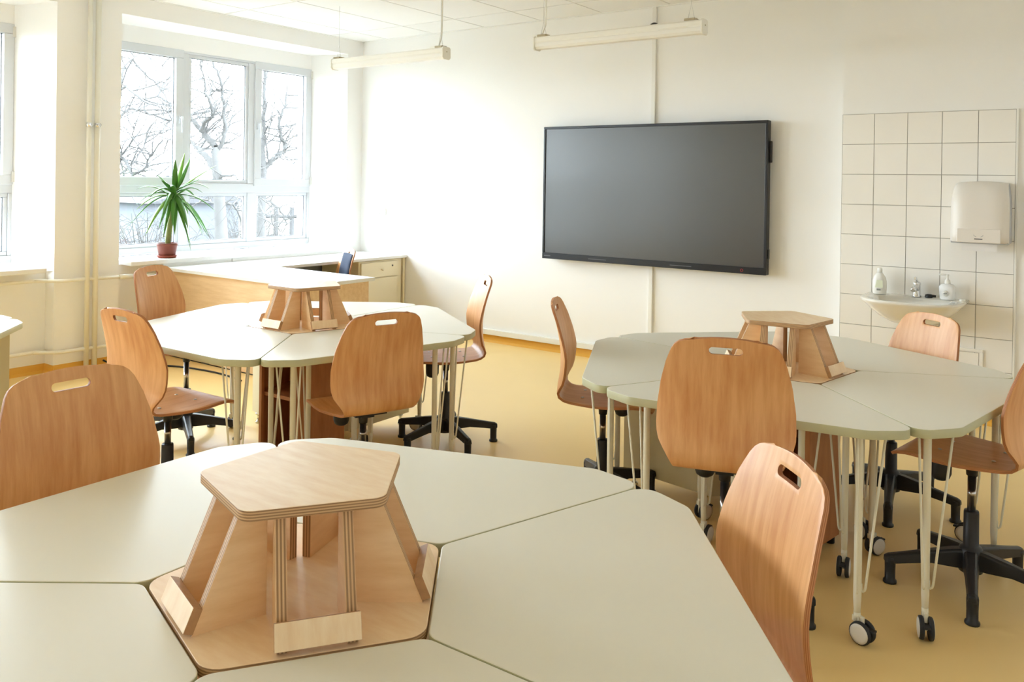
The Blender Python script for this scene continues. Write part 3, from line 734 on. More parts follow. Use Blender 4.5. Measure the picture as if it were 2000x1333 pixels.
def desk(group, k, kind, label, casters=True):
    cx, cyy, th = GR[group]
    a = th + radians(72 * k + 36)
    e = empty('desk', (cx, cyy, 0), a)
    tag(e, label, 'desk', 'desks of the %s table group' % group)
    put('tabletop', top_mesh, e, (0, 0, TZ), bevel=0.0025)
    if kind == 'legs':
        for (u, v) in ((0.70, -0.36), (0.70, 0.36), (0.325, -0.125), (0.325, 0.125)):
            lg = put('leg', leg_mesh, e, (u, v, 0))
            su = 1 if u > 0.5 else -1; sv = 1 if v > 0 else -1
            for bm_ in BR:
                b = put('brace', bm_, lg); b.scale = (su, sv, 1)
            ca = rnd.uniform(0, 2 * pi)
            for nm, me in CASTER:
                put(nm, me, lg, rotz=ca)
    else:
        for s in (-1, 1):
            d = Vector((c36, s * s36, 0)); n = Vector((-s * s36 * s, c36 * s * s, 0))
            n = Vector((s36, -s * c36, 0))                 # inward
            M = Matrix(((d.x, n.x, 0, 0), (d.y, n.y, 0, 0), (0, 0, 1, 0), (0, 0, 0, 1)))
            pn = MB().box(0.36, 0.86, 0.035, 0.055, 0.062, TZ - 0.031, 0, M).build('side_panel', 'cabinet_cream', e, bevel=0.001)
            for r in (0.40, 0.80):
                MB().lathe([(0.016, 0), (0.017, 0.01), (0.007, 0.016), (0.007, 0.045), (0.016, 0.05), (0.016, 0.063)], 14, M=M @ Matrix.Translation((r, 0.05, 0))).build('glide', 'chrome', pn)
        MB().box(0.318, 0.336, -0.175, 0.175, 0.062, TZ - 0.031).build('inner_panel', 'cabinet_cream', e, bevel=0.001)
        hp = [(0.34, -0.19), (0.66, -0.42), (0.66, 0.42), (0.34, 0.19)]
        MB().prism(hp, 0.062, 0.08).build('bottom_board', 'cabinet_cream', e)
        MB().prism(hp, 0.38, 0.396).build('shelf', 'cabinet_cream', e)
    return e

LAB = {
 ('left', 0): 'pale sage desk of the left group behind whose outer edge the rearmost-facing wooden chair stands, nearest the camera',
 ('left', 1): 'pale sage desk of the left group on its screen side, partly behind a wooden chair',
 ('left', 2): 'pale sage panel-sided desk of the left group nearest the window counter',
 ('left', 3): 'glossy pale desk of the left group beside the birch teacher desk front',
 ('left', 4): 'glossy pale desk of the left group nearest the heating pipes, chair half under it',
 ('right', 0): 'pale sage desk of the right group by the right picture edge, over a chair seat',
 ('right', 1): 'pale sage desk of the right group in front of the washbasin',
 ('right', 2): 'pale sage panel-sided desk of the right group nearest the wall screen',
 ('right', 3): 'pale sage desk of the right group on its left, a chair in profile beside it',
 ('right', 4): 'pale sage desk of the right group with a wooden chair back covering its front edge',
 ('front', 0): 'foreground desk at lower right with the pale chair back against its slanted edge',
 ('front', 1): 'foreground desk behind the organiser, its tip pointing right across the middle',
 ('front', 2): 'foreground desk at left under the large wooden chair back',
 ('front', 3): 'foreground desk filling the lower left corner of the picture',
 ('front', 4): 'foreground desk at the bottom edge in front of the organiser',
 ('edge', 0): 'farther of two white desk tips cut off by the left picture edge',
 ('edge', 4): 'nearer of two white desk tips cut off by the left picture edge',
}
LAB[('left', 0)] = 'pale sage desk of the left group nearest the camera, mostly hidden by a chair back'
for (gname, k), lb in LAB.items():
    kind = 'panel' if (gname in ('left', 'right') and k == 2) or (gname == 'edge' and k == 4) else 'legs'
    desk(gname, k, kind, lb)

# central wooden columns below the groups
COLFOOT = MB().lathe([(0.018, 0), (0.018, 0.035)], 12).mesh('foot', 'black_plastic')
def column(group, label):
    cx, cyy, th = GR[group]
    e = empty('shelf_column', (cx, cyy, 0), th); tag(e, label, 'shelf unit')
    r = 0.232; z0, z1 = 0.035, 0.698
    V = [(r * cos(radians(72 * k)), r * sin(radians(72 * k))) for k in range(5)]
    def wallp(k, f0, f1, nm='panel'):
        a, b = Vector(V[k]), Vector(V[(k + 1) % 5]); d = (b - a); L_ = d.length; d.normalize(); n = Vector((-d.y, d.x))
        M = Matrix(((d.x, n.x, 0, a.x), (d.y, n.y, 0, a.y), (0, 0, 1, 0), (0, 0, 0, 1)))
        MB().box(f0 * L_, f1 * L_, 0.0, 0.018, z0, z1, 0, M).build(nm, 'column_wood', e, bevel=0.001)
    wallp(0, 0.0, 1.0); wallp(1, 0.0, 1.0); wallp(3, 0.0, 1.0); wallp(2, 0.0, 0.22, 'post'); wallp(2, 0.34, 1.0)
    wallp(4, 0.0, 0.07, 'post'); wallp(4, 0.93, 1.0, 'post')
    q = [(0.9 * v[0], 0.9 * v[1]) for v in V]
    for z in (0.06, 0.36):
        MB().prism(q, z, z + 0.018).build('shelf', 'column_wood', e)
    MB().prism(V, z1, z1 + 0.001).build('top_board', 'column_wood', e)
    for v in V: put('foot', COLFOOT, e, (0.85 * v[0], 0.85 * v[1], 0))
column('left', 'brown wooden shelf column standing under the middle of the left table group')
column('right', 'brown wooden shelf column standing under the middle of the right table group')
column('front', 'brown wooden shelf column standing under the middle of the foreground table group')

# wooden desk organisers
base_mesh = MB().prism(rounded([(0.297 * cos(radians(72 * k)), 0.297 * sin(radians(72 * k))) for k in range(5)], 0.045, 6), 0.0, 0.021, 0, 1).mesh('base_board', ['birch_flat', 'ply_edge_z'])
ZTOP = 0.230
top_pl = MB().prism(rounded([(0.202 * cos(radians(72 * k)), 0.202 * sin(radians(72 * k))) for k in range(5)], 0.028, 6), ZTOP - 0.018, ZTOP, 0, 1).mesh('top_board', ['birch_flat', 'ply_edge_z'])
def fin_mesh():
    zb, zt = 0.0, ZTOP - 0.018 - 0.021
    poly = [(0.099, zb), (0.226, zb), (0.146, zt), (0.099, zt)]
    m = MB(); t = 0.009
    vs = [(p[0], -t, p[1]) for p in poly] + [(p[0], t, p[1]) for p in poly]
    m.add(vs, [(0, 1, 2, 3), (7, 6, 5, 4)], 0)
    m.add(vs, [(1, 5, 6, 2), (4, 7, 3, 0), (0, 4, 5, 1), (2, 6, 7, 3)], 1)
    return m.mesh('divider', ['birch_ply', 'ply_fin_edge'])
plyedge('ply_fin_edge', lin(150, 112, 76), lin(212, 174, 130), 1, 330.0)
FIN = fin_mesh()
sl = Vector((0.146 - 0.226, 0, ZTOP - 0.039)).normalized()      # up the sloping fin edge
nn = Vector((-sl.z * -1, 0, -sl.x)).normalized()
nn = Vector((sl.z, 0, -sl.x))
def ledge_mesh():
    M = Matrix(((sl.x, 0, nn.x, 0.226), (0, 1, 0, 0), (sl.z, 0, nn.z, 0.0), (0, 0, 0, 1)))
    m = MB(); m.box(0.004, 0.046, -0.069, 0.069, 0.0005, 0.0175, 0, M)
    m.mi = [0, 0, 1, 1, 1, 1]
    return m.mesh('ledge', ['birch_flat', 'ply_side'])
LED = ledge_mesh()
def organiser(group, label):
    cx, cyy, th = GR[group]
    e = empty('desk_organiser', (cx, cyy, TZ - 0.02), th); tag(e, label, 'organiser', 'wooden pyramid organisers on the desk groups')
    put('base_board', base_mesh, e, bevel=0.0015)
    put('top_board', top_pl, e, bevel=0.0015)
    for k in range(5):
        a = radians(72 * k + 36); d = Vector((cos(a), sin(a), 0)); v = Vector((-sin(a), cos(a), 0))
        for s in (-1, 1):
            o = put('divider', FIN, e, (v.x * s * 0.056, v.y * s * 0.056, 0.021), bevel=0.0008, rotz=a)
        put('ledge', LED, e, (0, 0, 0.021), bevel=0.001, rotz=a)
organiser('left', 'birch plywood pyramid organiser on the left desk group before the teacher desk')
organiser('right', 'birch plywood pyramid organiser on the right desk group below the washbasin wall')
organiser('front', 'large birch plywood pyramid organiser on the foreground desks')

# ------------------------------------------------------------------ chairs
PROF = [(-0.240, 0.446), (-0.231, 0.41), (-0.218, 0.36), (-0.205, 0.30), (-0.196, 0.24), (-0.192, 0.18), (-0.194, 0.12), (-0.199, 0.085), (-0.203, 0.052), (-0.198, 0.026), (-0.178, 0.007), (-0.138, -0.001), (-0.07, -0.004), (0.0, -0.005), (0.07, -0.002), (0.135, 0.002), (0.185, -0.002), (0.218, -0.016), (0.236, -0.034)]
HW = [(0, 0.108), (0.004, 0.128), (0.012, 0.146), (0.025, 0.160), (0.05, 0.173), (0.10, 0.188), (0.18, 0.206), (0.26, 0.217), (0.33, 0.219), (0.37, 0.209), (0.40, 0.192), (0.43, 0.174), (0.46, 0.164), (0.49, 0.162), (0.53, 0.172), (0.58, 0.189), (0.65, 0.204), (0.72, 0.209), (0.80, 0.205), (0.85, 0.196), (0.88, 0.182), (0.895, 0.160)]
CV = [(0, 0.35), (0.1, 0.6), (0.25, 0.85), (0.36, 0.7), (0.44, 0.25), (0.5, 0.0), (1.0, 0.0)]
def interp(tab, s):
    if s <= tab[0][0]: return tab[0][1]
    for (a, va), (b, vb) in zip(tab[:-1], tab[1:]):
        if s <= b:
            t = (s - a) / (b - a); t = t * t * (3 - 2 * t) * 0.35 + t * 0.65
            return va + (vb - va) * t
    return tab[-1][1]
def shell_mesh():
    pts = smoothpath([(0, y, z) for y, z in PROF], 10)
    S = [0.0]
    for a, b in zip(pts[:-1], pts[1:]): S.append(S[-1] + (b - a).length)
    total = S[-1]
    def at(s):
        s = max(0, min(total, s))
        for i in range(len(S) - 1):
            if s <= S[i + 1] + 1e-9:
                t = (s - S[i]) / max(1e-9, S[i + 1] - S[i]); p = pts[i].lerp(pts[i + 1], t); d = (pts[i + 1] - pts[i]).normalized()
                return p, d
        return pts[-1], (pts[-1] - pts[-2]).normalized()
    sc_ = total / 0.895
    rows = [0, 0.004, 0.012, 0.025, 0.045, 0.07] + [0.10 + 0.0265 * i for i in range(28)] + [0.85, 0.868, 0.884, 0.895]
    nt_ = 18; mid = []; uvs = []
    for s in rows:
        hw = interp(HW, s); cv = interp(CV, s)
        for j in range(nt_ + 1):
            t = -1 + 2 * j / nt_
            ss = s * sc_ + 0.012 * t * t * max(0, 1 - s / 0.12) - 0.012 * t * t * max(0, (s - 0.80) / 0.095)
            p, d = at(ss)
            n = Vector((0, -d.z, d.y))                     # towards the sitter / up
            x = t * hw
            mid.append((Vector((x, p.y, p.z)) + n * cv * x * x * (1 if n.y > 0 else 1), n.normalized()))
            uvs.append((x, ss))
    # fix normal side: the inner face looks forward / up
    n_ = nt_ + 1; th = 0.0055
    g = MB(); R_ = len(rows)
    front = []; back = []
    for i in range(R_):
        for j in range(n_):
            P = mid[i * n_ + j][0]
            a = mid[i * n_ + max(j - 1, 0)][0]; b = mid[i * n_ + min(j + 1, n_ - 1)][0]
            c = mid[max(i - 1, 0) * n_ + j][0]; d = mid[min(i + 1, R_ - 1) * n_ + j][0]
            nv = (b - a).cross(d - c)
            nv = nv.normalized()
            front.append(P + nv * th); back.append(P - nv * th)
    fs = []; mi = []
    B = R_ * n_
    for i in range(R_ - 1):
        for j in range(nt_):
            a, b, c, d = i * n_ + j, i * n_ + j + 1, (i + 1) * n_ + j + 1, (i + 1) * n_ + j
            fs.append((a, b, c, d)); mi.append(0)
            fs.append((B + d, B + c, B + b, B + a)); mi.append(0)
    rim = [j for j in range(n_)] + [i * n_ + nt_ for i in range(1, R_)] + [(R_ - 1) * n_ + j for j in range(nt_ - 1, -1, -1)] + [i * n_ for i in range(R_ - 2, 0, -1)]
    for q in range(len(rim)):
        a, b = rim[q], rim[(q + 1) % len(rim)]
        fs.append((a, B + a, B + b, b)); mi.append(1)
    me = bpy.data.meshes.new('shell')
    me.from_pydata([tuple(v) for v in front + back], [], fs)
    me.materials.append(MATS['beech_shell']); me.materials.append(MATS['beech_edge'])
    me.polygons.foreach_set('material_index', mi)
    me.polygons.foreach_set('use_smooth', [True] * len(fs))
    ul = me.uv_layers.new(name='UVMap')
    for p in me.polygons:
        for li in p.loop_indices:
            vi = me.loops[li].vertex_index
            u = uvs[vi % B]
            ul.data[li].uv = u if p.material_index == 0 else (u[1], 0.0 if vi < B else 6.0)
    # hand slot
    base = bpy.data.objects.new('tmp_shell', me); COL.objects.link(base)
    sw, sh = 0.052, 0.0115
    st = []
    for k in range(9): st.append((sw - sh + sh * cos(-pi / 2 + pi * k / 8), sh * sin(-pi / 2 + pi * k / 8)))
    for k in range(9): st.append((-sw + sh + sh * cos(pi / 2 + pi * k / 8), sh * sin(pi / 2 + pi * k / 8)))
    M = Matrix.Translation((0, -0.232, 0.402)) @ Matrix.Rotation(pi / 2, 4, 'X')
    cm = MB().prism(st, -0.06, 0.06, M=M).mesh('tmp_cut', 'beech_edge')
    cut = bpy.data.objects.new('tmp_cut', cm); COL.objects.link(cut)
    bo = base.modifiers.new('b', 'BOOLEAN'); bo.object = cut; bo.operation = 'DIFFERENCE'; bo.solver = 'EXACT'
    try: bo.material_mode = 'TRANSFER'
    except Exception: pass
    bv = base.modifiers.new('v', 'BEVEL'); bv.width = 0.0018; bv.segments = 2; bv.limit_method = 'ANGLE'; bv.angle_limit = radians(50)
    dg = bpy.context.evaluated_depsgraph_get(); dg.update()
    out = bpy.data.meshes.new_from_object(base.evaluated_get(dg))
    out.name = 'shell'
    bpy.data.objects.remove(base); bpy.data.objects.remove(cut)
    try: out.set_sharp_from_angle(angle=radians(40))
    except Exception: pass
    return out
SHELL = shell_mesh()
arm_r = 0.285
def arm_mesh():
    m = MB(); prof = [(0.0, 0.085, 0.155, 0.030), (0.06, 0.085, 0.150, 0.026), (0.14, 0.092, 0.136, 0.022), (0.22, 0.082, 0.120, 0.019), (0.262, 0.076, 0.112, 0.018), (0.285, 0.076, 0.108, 0.017), (0.300, 0.078, 0.100, 0.015)]
    vs = []
    for r, z0, z1, w in prof:
        vs += [(r, -w, z0), (r, w, z0), (r, w * 0.8, z1 - 0.006), (r, w * 0.5, z1), (r, -w * 0.5, z1), (r, -w * 0.8, z1 - 0.006)]
    fs = []
    for i in range(len(prof) - 1):
        for j in range(6):
            j2 = (j + 1) % 6; fs.append((i * 6 + j, i * 6 + j2, (i + 1) * 6 + j2, (i + 1) * 6 + j))
    fs += [tuple(reversed(range(6))), tuple((len(prof) - 1) * 6 + j for j in range(6))]
    m.add(vs, fs)
    return m.mesh('star_leg', 'black_plastic')
ARM = arm_mesh()
FOOT = MB().lathe([(0.0235, 0.0), (0.0245, 0.004), (0.0235, 0.010), (0.0185, 0.013), (0.0185, 0.05), (0.0195, 0.085), (0.018, 0.095)], 16, c=(0.279, 0)).mesh('foot', 'black_plastic')
SLEEVE = MB().lathe([(0.040, 0.07), (0.043, 0.10), (0.042, 0.145), (0.036, 0.160), (0.0265, 0.165), (0.0255, 0.285), (0.024, 0.292), (0.0, 0.292)], 20).mesh('column_sleeve', 'black_plastic')
PISTON = MB().lathe([(0.0145, 0.0), (0.0145, 1.0)], 16).mesh('gas_piston', 'steel')
MECH = MB().box(-0.075, 0.075, -0.09, 0.085, -0.032, -0.012).box(-0.03, 0.03, -0.055, 0.055, -0.05, -0.03).lathe([(0.019, -0.085), (0.021, -0.06), (0.026, -0.045)], 14).mesh('seat_mechanism', 'black_plastic')
LEVER = MB().lathe([(0.0, -0.108), (0.018, -0.106), (0.030, -0.098), (0.036, -0.082), (0.037, -0.035), (0.034, -0.026)], 20, c=(-0.07, 0.085)).tube([(0.0, 0.03, -0.035), (-0.05, 0.07, -0.035)], 0.009, 8).mesh('tilt_knob', 'black_plastic')
SCREWS = MB().lathe([(0.0075, 0.0), (0.0075, 0.0015), (0.004, 0.003), (0, 0.003)], 12).mesh('bolt', 'steel')

def chair(x, y, rot_deg, zs, label, spin, pad=False):
    e = empty('swivel_chair', (x, y, 0), radians(rot_deg)); tag(e, label, 'chair', 'plywood swivel chairs')
    put('shell', SHELL, e, (0, 0, zs))
    put('seat_mechanism', MECH, e, (0, 0, zs))
    put('tilt_knob', LEVER, e, (0, 0, zs))
    p = put('gas_piston', PISTON, e, (0, 0, 0.285)); p.scale = (1, 1, zs - 0.08 - 0.285)
    put('column_sleeve', SLEEVE, e)
    for k in range(5):
        a = radians(spin - rot_deg + 72 * k)
        l_ = put('star_leg', ARM, e, bevel=0.004, rotz=a)
        put('foot', FOOT, l_)
    for bx_, by_ in ((-0.07, 0.09), (0.07, 0.09), (-0.07, -0.09), (0.07, -0.09)):
        put('bolt', SCREWS, e, (bx_, by_, zs + 0.004))
    if pad:
        m = MB(); nx, nz = 8, 10; vs = []
        for lay in (0.010, 0.032):
            for i in range(nz + 1):
                z = 0.10 + 0.30 * i / nz
                yb = interp([(0.10, -0.197), (0.18, -0.192), (0.24, -0.196), (0.30, -0.205), (0.36, -0.218), (0.41, -0.231)], z)
                for j in range(nx + 1):
                    t = -1 + 2 * j / nx; hw = 0.17 - 0.03 * i / nz
                    ed = (1 - abs(t) ** 4) * (1 - abs(2 * i / nz - 1) ** 4)
                    vs.append((t * hw, yb + 0.75 * (t * hw) ** 2 + (0.008 if lay < 0.02 else 0.010 + 0.022 * ed), z))
        n1 = nx + 1; B = (nz + 1) * n1; fs = []
        for i in range(nz):
            for j in range(nx):
                a, b, c, d = i * n1 + j, i * n1 + j + 1, (i + 1) * n1 + j + 1, (i + 1) * n1 + j
                fs += [(a, b, c, d), (B + d, B + c, B + b, B + a)]
        rim = [j for j in range(n1)] + [i * n1 + nx for i in range(1, nz + 1)] + [nz * n1 + j for j in range(nx - 1, -1, -1)] + [i * n1 for i in range(nz - 1, 0, -1)]
        for q in range(len(rim)):
            a, b = rim[q], rim[(q + 1) % len(rim)]; fs.append((a, B + a, B + b, b))
        m.add(vs, fs, 0, True); m.build('back_pad', 'blue_fabric', e, loc=(0, 0, zs))
        MB().prism(rounded([(-0.17, -0.13), (0.17, -0.13), (0.175, 0.19), (-0.175, 0.19)], 0.05, 5), 0.004, 0.034).build('seat_pad', 'blue_fabric', e, bevel=0.01, loc=(0, 0, zs))
    return e
chair(-4.181, 2.754, 294.2, 0.530, 'beech chair beside the teacher desk front, at the far left side of the left group', 44)
chair(-3.381, 2.138, 2.0, 0.476, 'beech chair seen from behind at the left group, seat showing, before the heating pipes', 35)
chair(-2.708, 2.679, 68.75, 0.470, 'beech chair seen from behind, in front of the left desk group organiser', 10)
chair(-3.012, 3.620, 138.0, 0.500, 'beech chair in profile at the screen side of the left group', 48)
chair(-1.891, 3.417, 295.5, 0.492, 'beech chair in profile at the left side of the right group below the screen', 62)
chair(-1.053, 2.766, 20.0, 0.552, 'beech chair with strong grain seen from behind at the right group', 23)
chair(-0.806, 4.222, 142.9, 0.438, 'pale shining beech chair in front of the washbasin', 63)
chair(-0.394, 3.513, 80.0, 0.507, 'beech chair cut off by the right picture edge, seat under the right group', 62)
chair(-2.026, 1.134, 269.5, 0.515, 'large beech chair back at the left picture edge behind the foreground desks', 15)
chair(-0.700, 1.629, 133.0, 0.464, 'pale beech chair leaning against the right edge of the foreground desks', 62)
chair(-5.565, 5.015, 152.0, 0.424, 'beech chair with dark blue back pad behind the teacher desk', 30, pad=True)

# ------------------------------------------------------------------ yucca on the sill
pc = Vector((XL - 0.10, 4.045, ZS0))
pot = empty('flower_pot', pc); tag(pot, 'brown plastic flower pot with saucer on the window sill', 'pot')
MB().lathe([(0.064, 0.012), (0.066, 0.014), (0.080, 0.098), (0.084, 0.100), (0.086, 0.122), (0.080, 0.123), (0.077, 0.108), (0.0, 0.105)], 32).build('pot_body', 'terracotta', pot)
MB().lathe([(0.068, 0.0), (0.074, 0.003), (0.082, 0.022), (0.079, 0.023), (0.070, 0.010), (0.0, 0.009)], 32).build('saucer', 'terracotta_dish', pot)
MB().lathe([(0.077, 0.108), (0.05, 0.112), (0.0, 0.115)], 20).build('soil', 'soil', pot)
yu = empty('yucca_plant', pc + Vector((0, 0, 0.112))); tag(yu, 'green yucca with long arching leaves in the brown pot', 'plant')
crown = Vector((0.02, 0.05, 0.42))
MB().tube(smoothpath([(0, 0.005, 0.0), (0.005, 0.015, 0.12), (0.012, 0.035, 0.28), (0.02, 0.05, 0.44)], 5), [0.023] * 8 + [0.021] * 4 + [0.018] * 4, 12).build('stem', 'plant_stem', yu)
def leaf(tip, lift, width, m_, base=None):
    b = base if base is not None else crown
    T = Vector(tip); mid = (b + T) * 0.5 + Vector((0, 0, lift))
    mb = MB(); n = 12; vs = []; prev = None
    hd = Vector((T.x - b.x, T.y - b.y, 0)); 
    if hd.length < 1e-3: hd = Vector((1, 0.3, 0))
    side = Vector((-hd.y, hd.x, 0)).normalized()
    for i in range(n + 1):
        t = i / n
        p = b * (1 - t) ** 2 + mid * 2 * t * (1 - t) + T * t * t
        d = (mid - b) * (2 * (1 - t)) + (T - mid) * (2 * t); d.normalize()
        nrm = side.cross(d).normalized()
        w = width * min(1.0, 0.45 + 2.2 * t) * (1 - t ** 2.6) + 0.0006
        vs += [p - side * w + nrm * w * 0.35, p, p + side * w + nrm * w * 0.35]
    fs = []
    for i in range(n):
        for j in range(2): fs.append((i * 3 + j, i * 3 + j + 1, i * 3 + j + 4, i * 3 + j + 3))
    mb.add(vs, fs, 0, True)
    o = mb.build('leaf', m_, yu)
    sd = o.modifiers.new('thickness', 'SOLIDIFY'); sd.thickness = 0.0012
# tips: (y offset, z offset above the soil) read against the window, x scattered
TIPS = [(0.034, 0.718, 0.05), (0.18, 0.78, -0.04), (0.29, 0.74, -0.12), (0.437, 0.68, 0.05), (-0.125, 0.54, 0.10), (-0.20, 0.46, -0.14), (-0.307, 0.30, 0.05), (-0.26, 0.086, 0.10), (-0.27, 0.16, -0.12), (-0.125, 0.06, 0.14), (-0.034, 0.086, 0.16), (0.098, 0.02, 0.17), (0.14, -0.06, 0.13), (0.173, -0.03, 0.08),
        (0.264, 0.06, 0.12), (0.338, 0.05, 0.08), (0.40, 0.06, 0.0), (0.41, 0.27, 0.08), (0.30, 0.24, -0.16), (0.02, 0.12, -0.16), (0.18, 0.14, -0.18), (-0.06, 0.60, -0.10), (0.22, 0.56, 0.16), (0.05, 0.14, 0.22), (-0.17, 0.20, 0.18), (0.21, 0.10, 0.2), (0.11, 0.66, 0.10), (-0.07, 0.16, 0.18), (-0.25, 0.40, 0.14), (0.33, 0.47, 0.10), (-0.10, 0.48, 0.20), (0.17, 0.44, 0.24), (-0.20, 0.34, -0.12), (0.31, 0.38, -0.06)]
for i, (dy, dz, dx) in enumerate(TIPS):
    up = dz > 0.5
    lift = 0.02 if up else (0.10 + 0.16 * abs(dy) if dz < 0.2 else 0.13)
    leaf((dx, dy, dz), lift, 0.023 + 0.004 * ((i * 7) % 3), 'leaf_light' if i in (1, 3, 6, 7, 14) else 'leaf_green', crown + Vector((0, 0, 0.03 if up else -0.04 + 0.016 * (i % 5))))

# ------------------------------------------------------------------ outside
gy = MB().box(-90, XO - 0.02, -60, 90, -0.9, -0.8)
tag(gy.build('ground', 'dry_grass'), 'pale bleached garden ground outside the windows', 'ground', kind='structure')
def pxdir(px, py):
    v = _R2 * ((px - CX) / F_PX) + _D2 * ((py - CY) / F_PX) + _F
    return v
def limb_tree(depth, trunk, limbs, seed, label, r0, dens=1.0):
    """trunk and main limbs follow the silhouette seen through the glass at one distance, with depth scatter; twigs are grown"""
    R = random.Random(seed)
    w = lambda q, dd=0.0: Vector((0, 0, CAMZ)) + pxdir(*q) * (depth + dd)
    root = w(trunk[0]); root.z = -0.8
    e = empty('bare_tree', root); tag(e, label, 'tree', 'bare garden trees')
    tr = MB(); tw = MB()
    def twigs(p, d, L_, r, lev):
        pts = [p]; rr = [r]; dd = d.copy()
        for i in range(4):
            dd = (dd + Vector((R.uniform(-1, 1), R.uniform(-1, 1), R.uniform(-0.7, 0.8))) * 0.28).normalized()
            pts.append(pts[-1] + dd * L_ / 4); rr.append(r * (1 - 0.17 * (i + 1)))
        tw.tube(pts, rr, 4 if lev < 2 else 3, caps=False)
        if lev >= 3: return
        for k in range(R.choice((2, 3, 3))):
            i = R.randint(1, 4)
            nd = (dd * 0.6 + Vector((R.uniform(-1, 1), R.uniform(-1, 1), R.uniform(-0.5, 0.8))) * 0.8).normalized()
            twigs(pts[i], nd, L_ * R.uniform(0.5, 0.8), rr[i] * 0.62, lev + 1)
    tp = [root - root] + [w(q) - root for q in trunk]
    tp = smoothpath([tuple(p) for p in tp], 4)
    tr.tube(tp, [r0 * (1 - 0.5 * i / (len(tp) - 1)) for i in range(len(tp))], 9, caps=False)
    for lm, r1 in limbs:
        dz = R.uniform(-1.2, 1.2)
        P = [w(q, dz * i / max(1, len(lm) - 1)) - root for i, q in enumerate(lm)]
        P = smoothpath([tuple(p) for p in P], 4)
        P = [p + Vector((R.uniform(-1, 1), R.uniform(-1, 1), R.uniform(-1, 1))) * 0.02 for p in P]
        tw.tube(P, [r1 * (1 - 0.75 * i / (len(P) - 1)) for i in range(len(P))], 6, caps=False)
        for k in range(int(len(P) * 0.9 * dens)):
            i = R.randint(1, len(P) - 1); d = (P[i] - P[i - 1]).normalized()
            nd = (d * 0.4 + Vector((R.uniform(-1, 1), R.uniform(-1, 1), R.uniform(-0.5, 0.9)))).normalized()
            twigs(P[i], nd, R.uniform(0.4, 0.9), max(0.011, r1 * 0.28), 0 if dens >= 1 else 1)
    tr.build('trunk', 'bark', e); o = tw.build('branches', 'twig', e); o['kind'] = 'stuff'
limb_tree(13.0, [(432, 480), (430, 420), (425, 350), (422, 300), (421, 288)],
          [([(421, 290), (405, 268), (388, 248), (368, 228), (340, 205), (310, 190)], 0.060), ([(392, 254), (402, 236), (416, 226), (410, 205), (402, 180), (398, 150), (391, 122)], 0.038), ([(423, 296), (436, 272), (440, 246), (436, 200), (429, 155), (417, 124), (408, 90)], 0.040),
           ([(425, 335), (402, 305), (385, 287), (367, 274), (330, 262)], 0.062), ([(436, 262), (446, 252), (455, 240)], 0.025), ([(404, 190), (418, 178), (432, 172)], 0.018), ([(424, 350), (450, 342), (470, 352), (482, 362)], 0.025), ([(430, 400), (400, 392), (380, 400)], 0.022), ([(428, 395), (455, 400), (470, 425), (472, 470)], 0.024)],
          5, 'gnarled bare tree seen through the middle window light', 0.115)
limb_tree(15.0, [(509, 470), (511, 400), (514, 350), (517, 330)],
          [([(517, 332), (528, 318), (542, 304), (558, 294), (552, 270), (546, 250), (551, 222), (559, 195), (562, 165)], 0.055), ([(515, 345), (513, 300), (515, 250), (516, 200), (518, 130), (520, 80)], 0.06), ([(527, 320), (520, 290), (526, 250), (540, 190)], 0.02), ([(540, 304), (556, 312), (575, 320)], 0.02), ([(512, 390), (535, 398), (552, 420), (560, 440)], 0.03), ([(511, 400), (520, 430), (548, 450)], 0.02)],
          9, 'bare tree seen through the right window light', 0.10, 1.1)
limb_tree(11.5, [(205, 500), (203, 380), (212, 300), (222, 240)],
          [([(212, 290), (240, 310), (262, 340), (280, 330), (300, 300), (320, 270)], 0.03), ([(218, 250), (250, 212), (290, 222), (330, 235), (345, 240)], 0.022), ([(215, 260), (236, 172), (280, 196), (320, 214), (342, 232)], 0.024), ([(222, 240), (250, 120), (290, 150), (320, 185), (342, 225)], 0.020), ([(222, 240), (260, 110), (320, 130), (345, 155)], 0.014), ([(208, 330), (240, 300), (258, 270), (262, 240)], 0.018), ([(205, 360), (245, 330), (275, 300), (285, 265)], 0.018), ([(204, 400), (250, 360), (300, 345)], 0.016)],
          14, 'bare tree seen through the left window light', 0.09, 1.1)
fe = empty('garden_fence', (-19, 14.2, -0.8)); tag(fe, 'low dark garden fence beyond the trees', 'fence')
pst = MB().box(-0.05, 0.05, -0.04, 0.04, 0, 1.5).mesh('post', 'fence_wood')
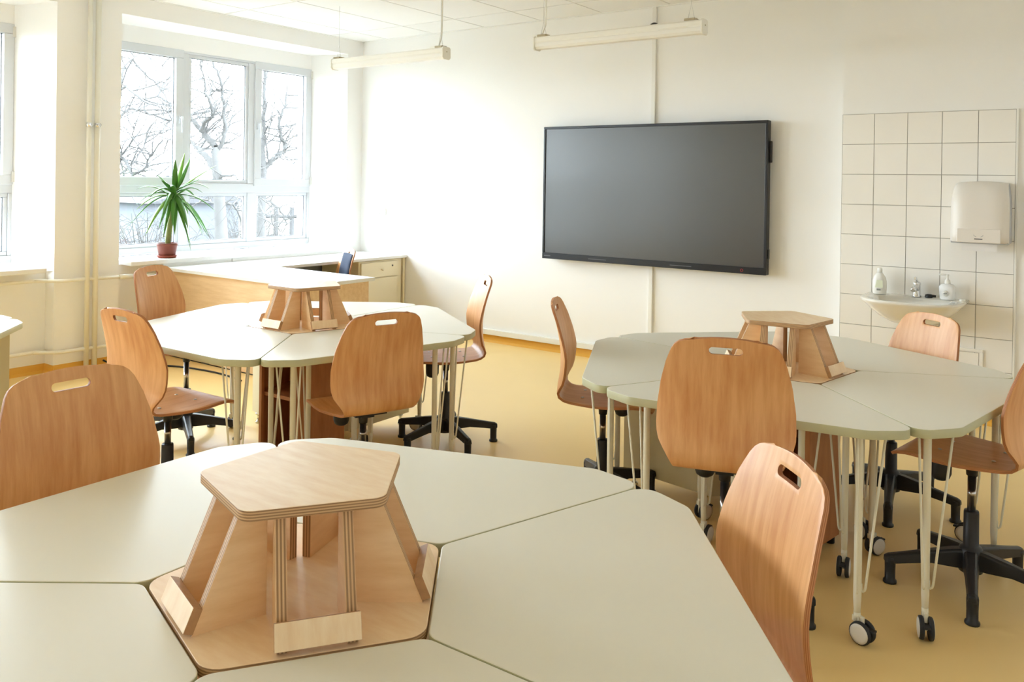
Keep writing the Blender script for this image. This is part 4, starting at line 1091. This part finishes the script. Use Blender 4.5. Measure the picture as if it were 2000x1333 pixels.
for i in range(12): put('post', pst, fe, (i * 0.42 * 0.6, i * 0.42 * 0.8, 0))
rl = MB().tube([(0, 0, 1.25), (11 * 0.252, 11 * 0.336, 1.25)], 0.05, 6)
rl.build('rail', 'fence_wood', fe); MB().tube([(0, 0, 0.7), (11 * 0.252, 11 * 0.336, 0.7)], 0.05, 6).build('rail', 'fence_wood', fe)
sh_ = empty('garden_shed', (-21.5, 13.4, -0.8)); tag(sh_, 'small bluish garden shed beyond the trees', 'shed')
MB().box(-1.6, 1.6, -1.3, 1.3, 0, 1.6).build('wall', 'shed_wall', sh_)
MB().prism([(-1.55, 1.6), (1.55, 1.6), (0, 2.1)], -1.8, 1.8, M=Matrix(((0, 0, 1, 0), (1, 0, 0, 0), (0, 1, 0, 0), (0, 0, 0, 1)))).build('roof', 'shed_roof', sh_)
def shrub(x, y, seed, label):
    R = random.Random(seed); e = empty('bare_shrub', (x, y, -0.8)); tag(e, label, 'shrub', 'bare garden shrubs')
    m = MB()
    for i in range(60):
        a = R.uniform(0, 2 * pi); l_ = R.uniform(0.9, 2.0); d = Vector((cos(a) * R.uniform(0.2, 0.8), sin(a) * R.uniform(0.2, 0.8), 1)).normalized()
        p = Vector((R.uniform(-0.25, 0.25), R.uniform(-0.25, 0.25), 0)); q = p + d * l_
        m.tube([p, p.lerp(q, 0.5) + Vector((R.uniform(-0.1, 0.1), R.uniform(-0.1, 0.1), 0)), q], [0.014, 0.01, 0.004], 4, caps=False)
        for k in range(6):
            s = p.lerp(q, R.uniform(0.4, 0.95)); m.tube([s, s + Vector((R.uniform(-0.4, 0.4), R.uniform(-0.4, 0.4), R.uniform(0.0, 0.4)))], [0.006, 0.003], 3, caps=False)
    m.build('twigs', 'shrub_twig', e)['kind'] = 'stuff'
shrub(-13.8, 8.2, 3, 'bare twiggy shrub at the foot of the middle tree')
shrub(-15.6, 11.8, 5, 'bare twiggy shrub low in the right window light')
shrub(-16.4, 6.9, 7, 'bare twiggy shrub low in the left window light')
bpy.context.view_layer.update()
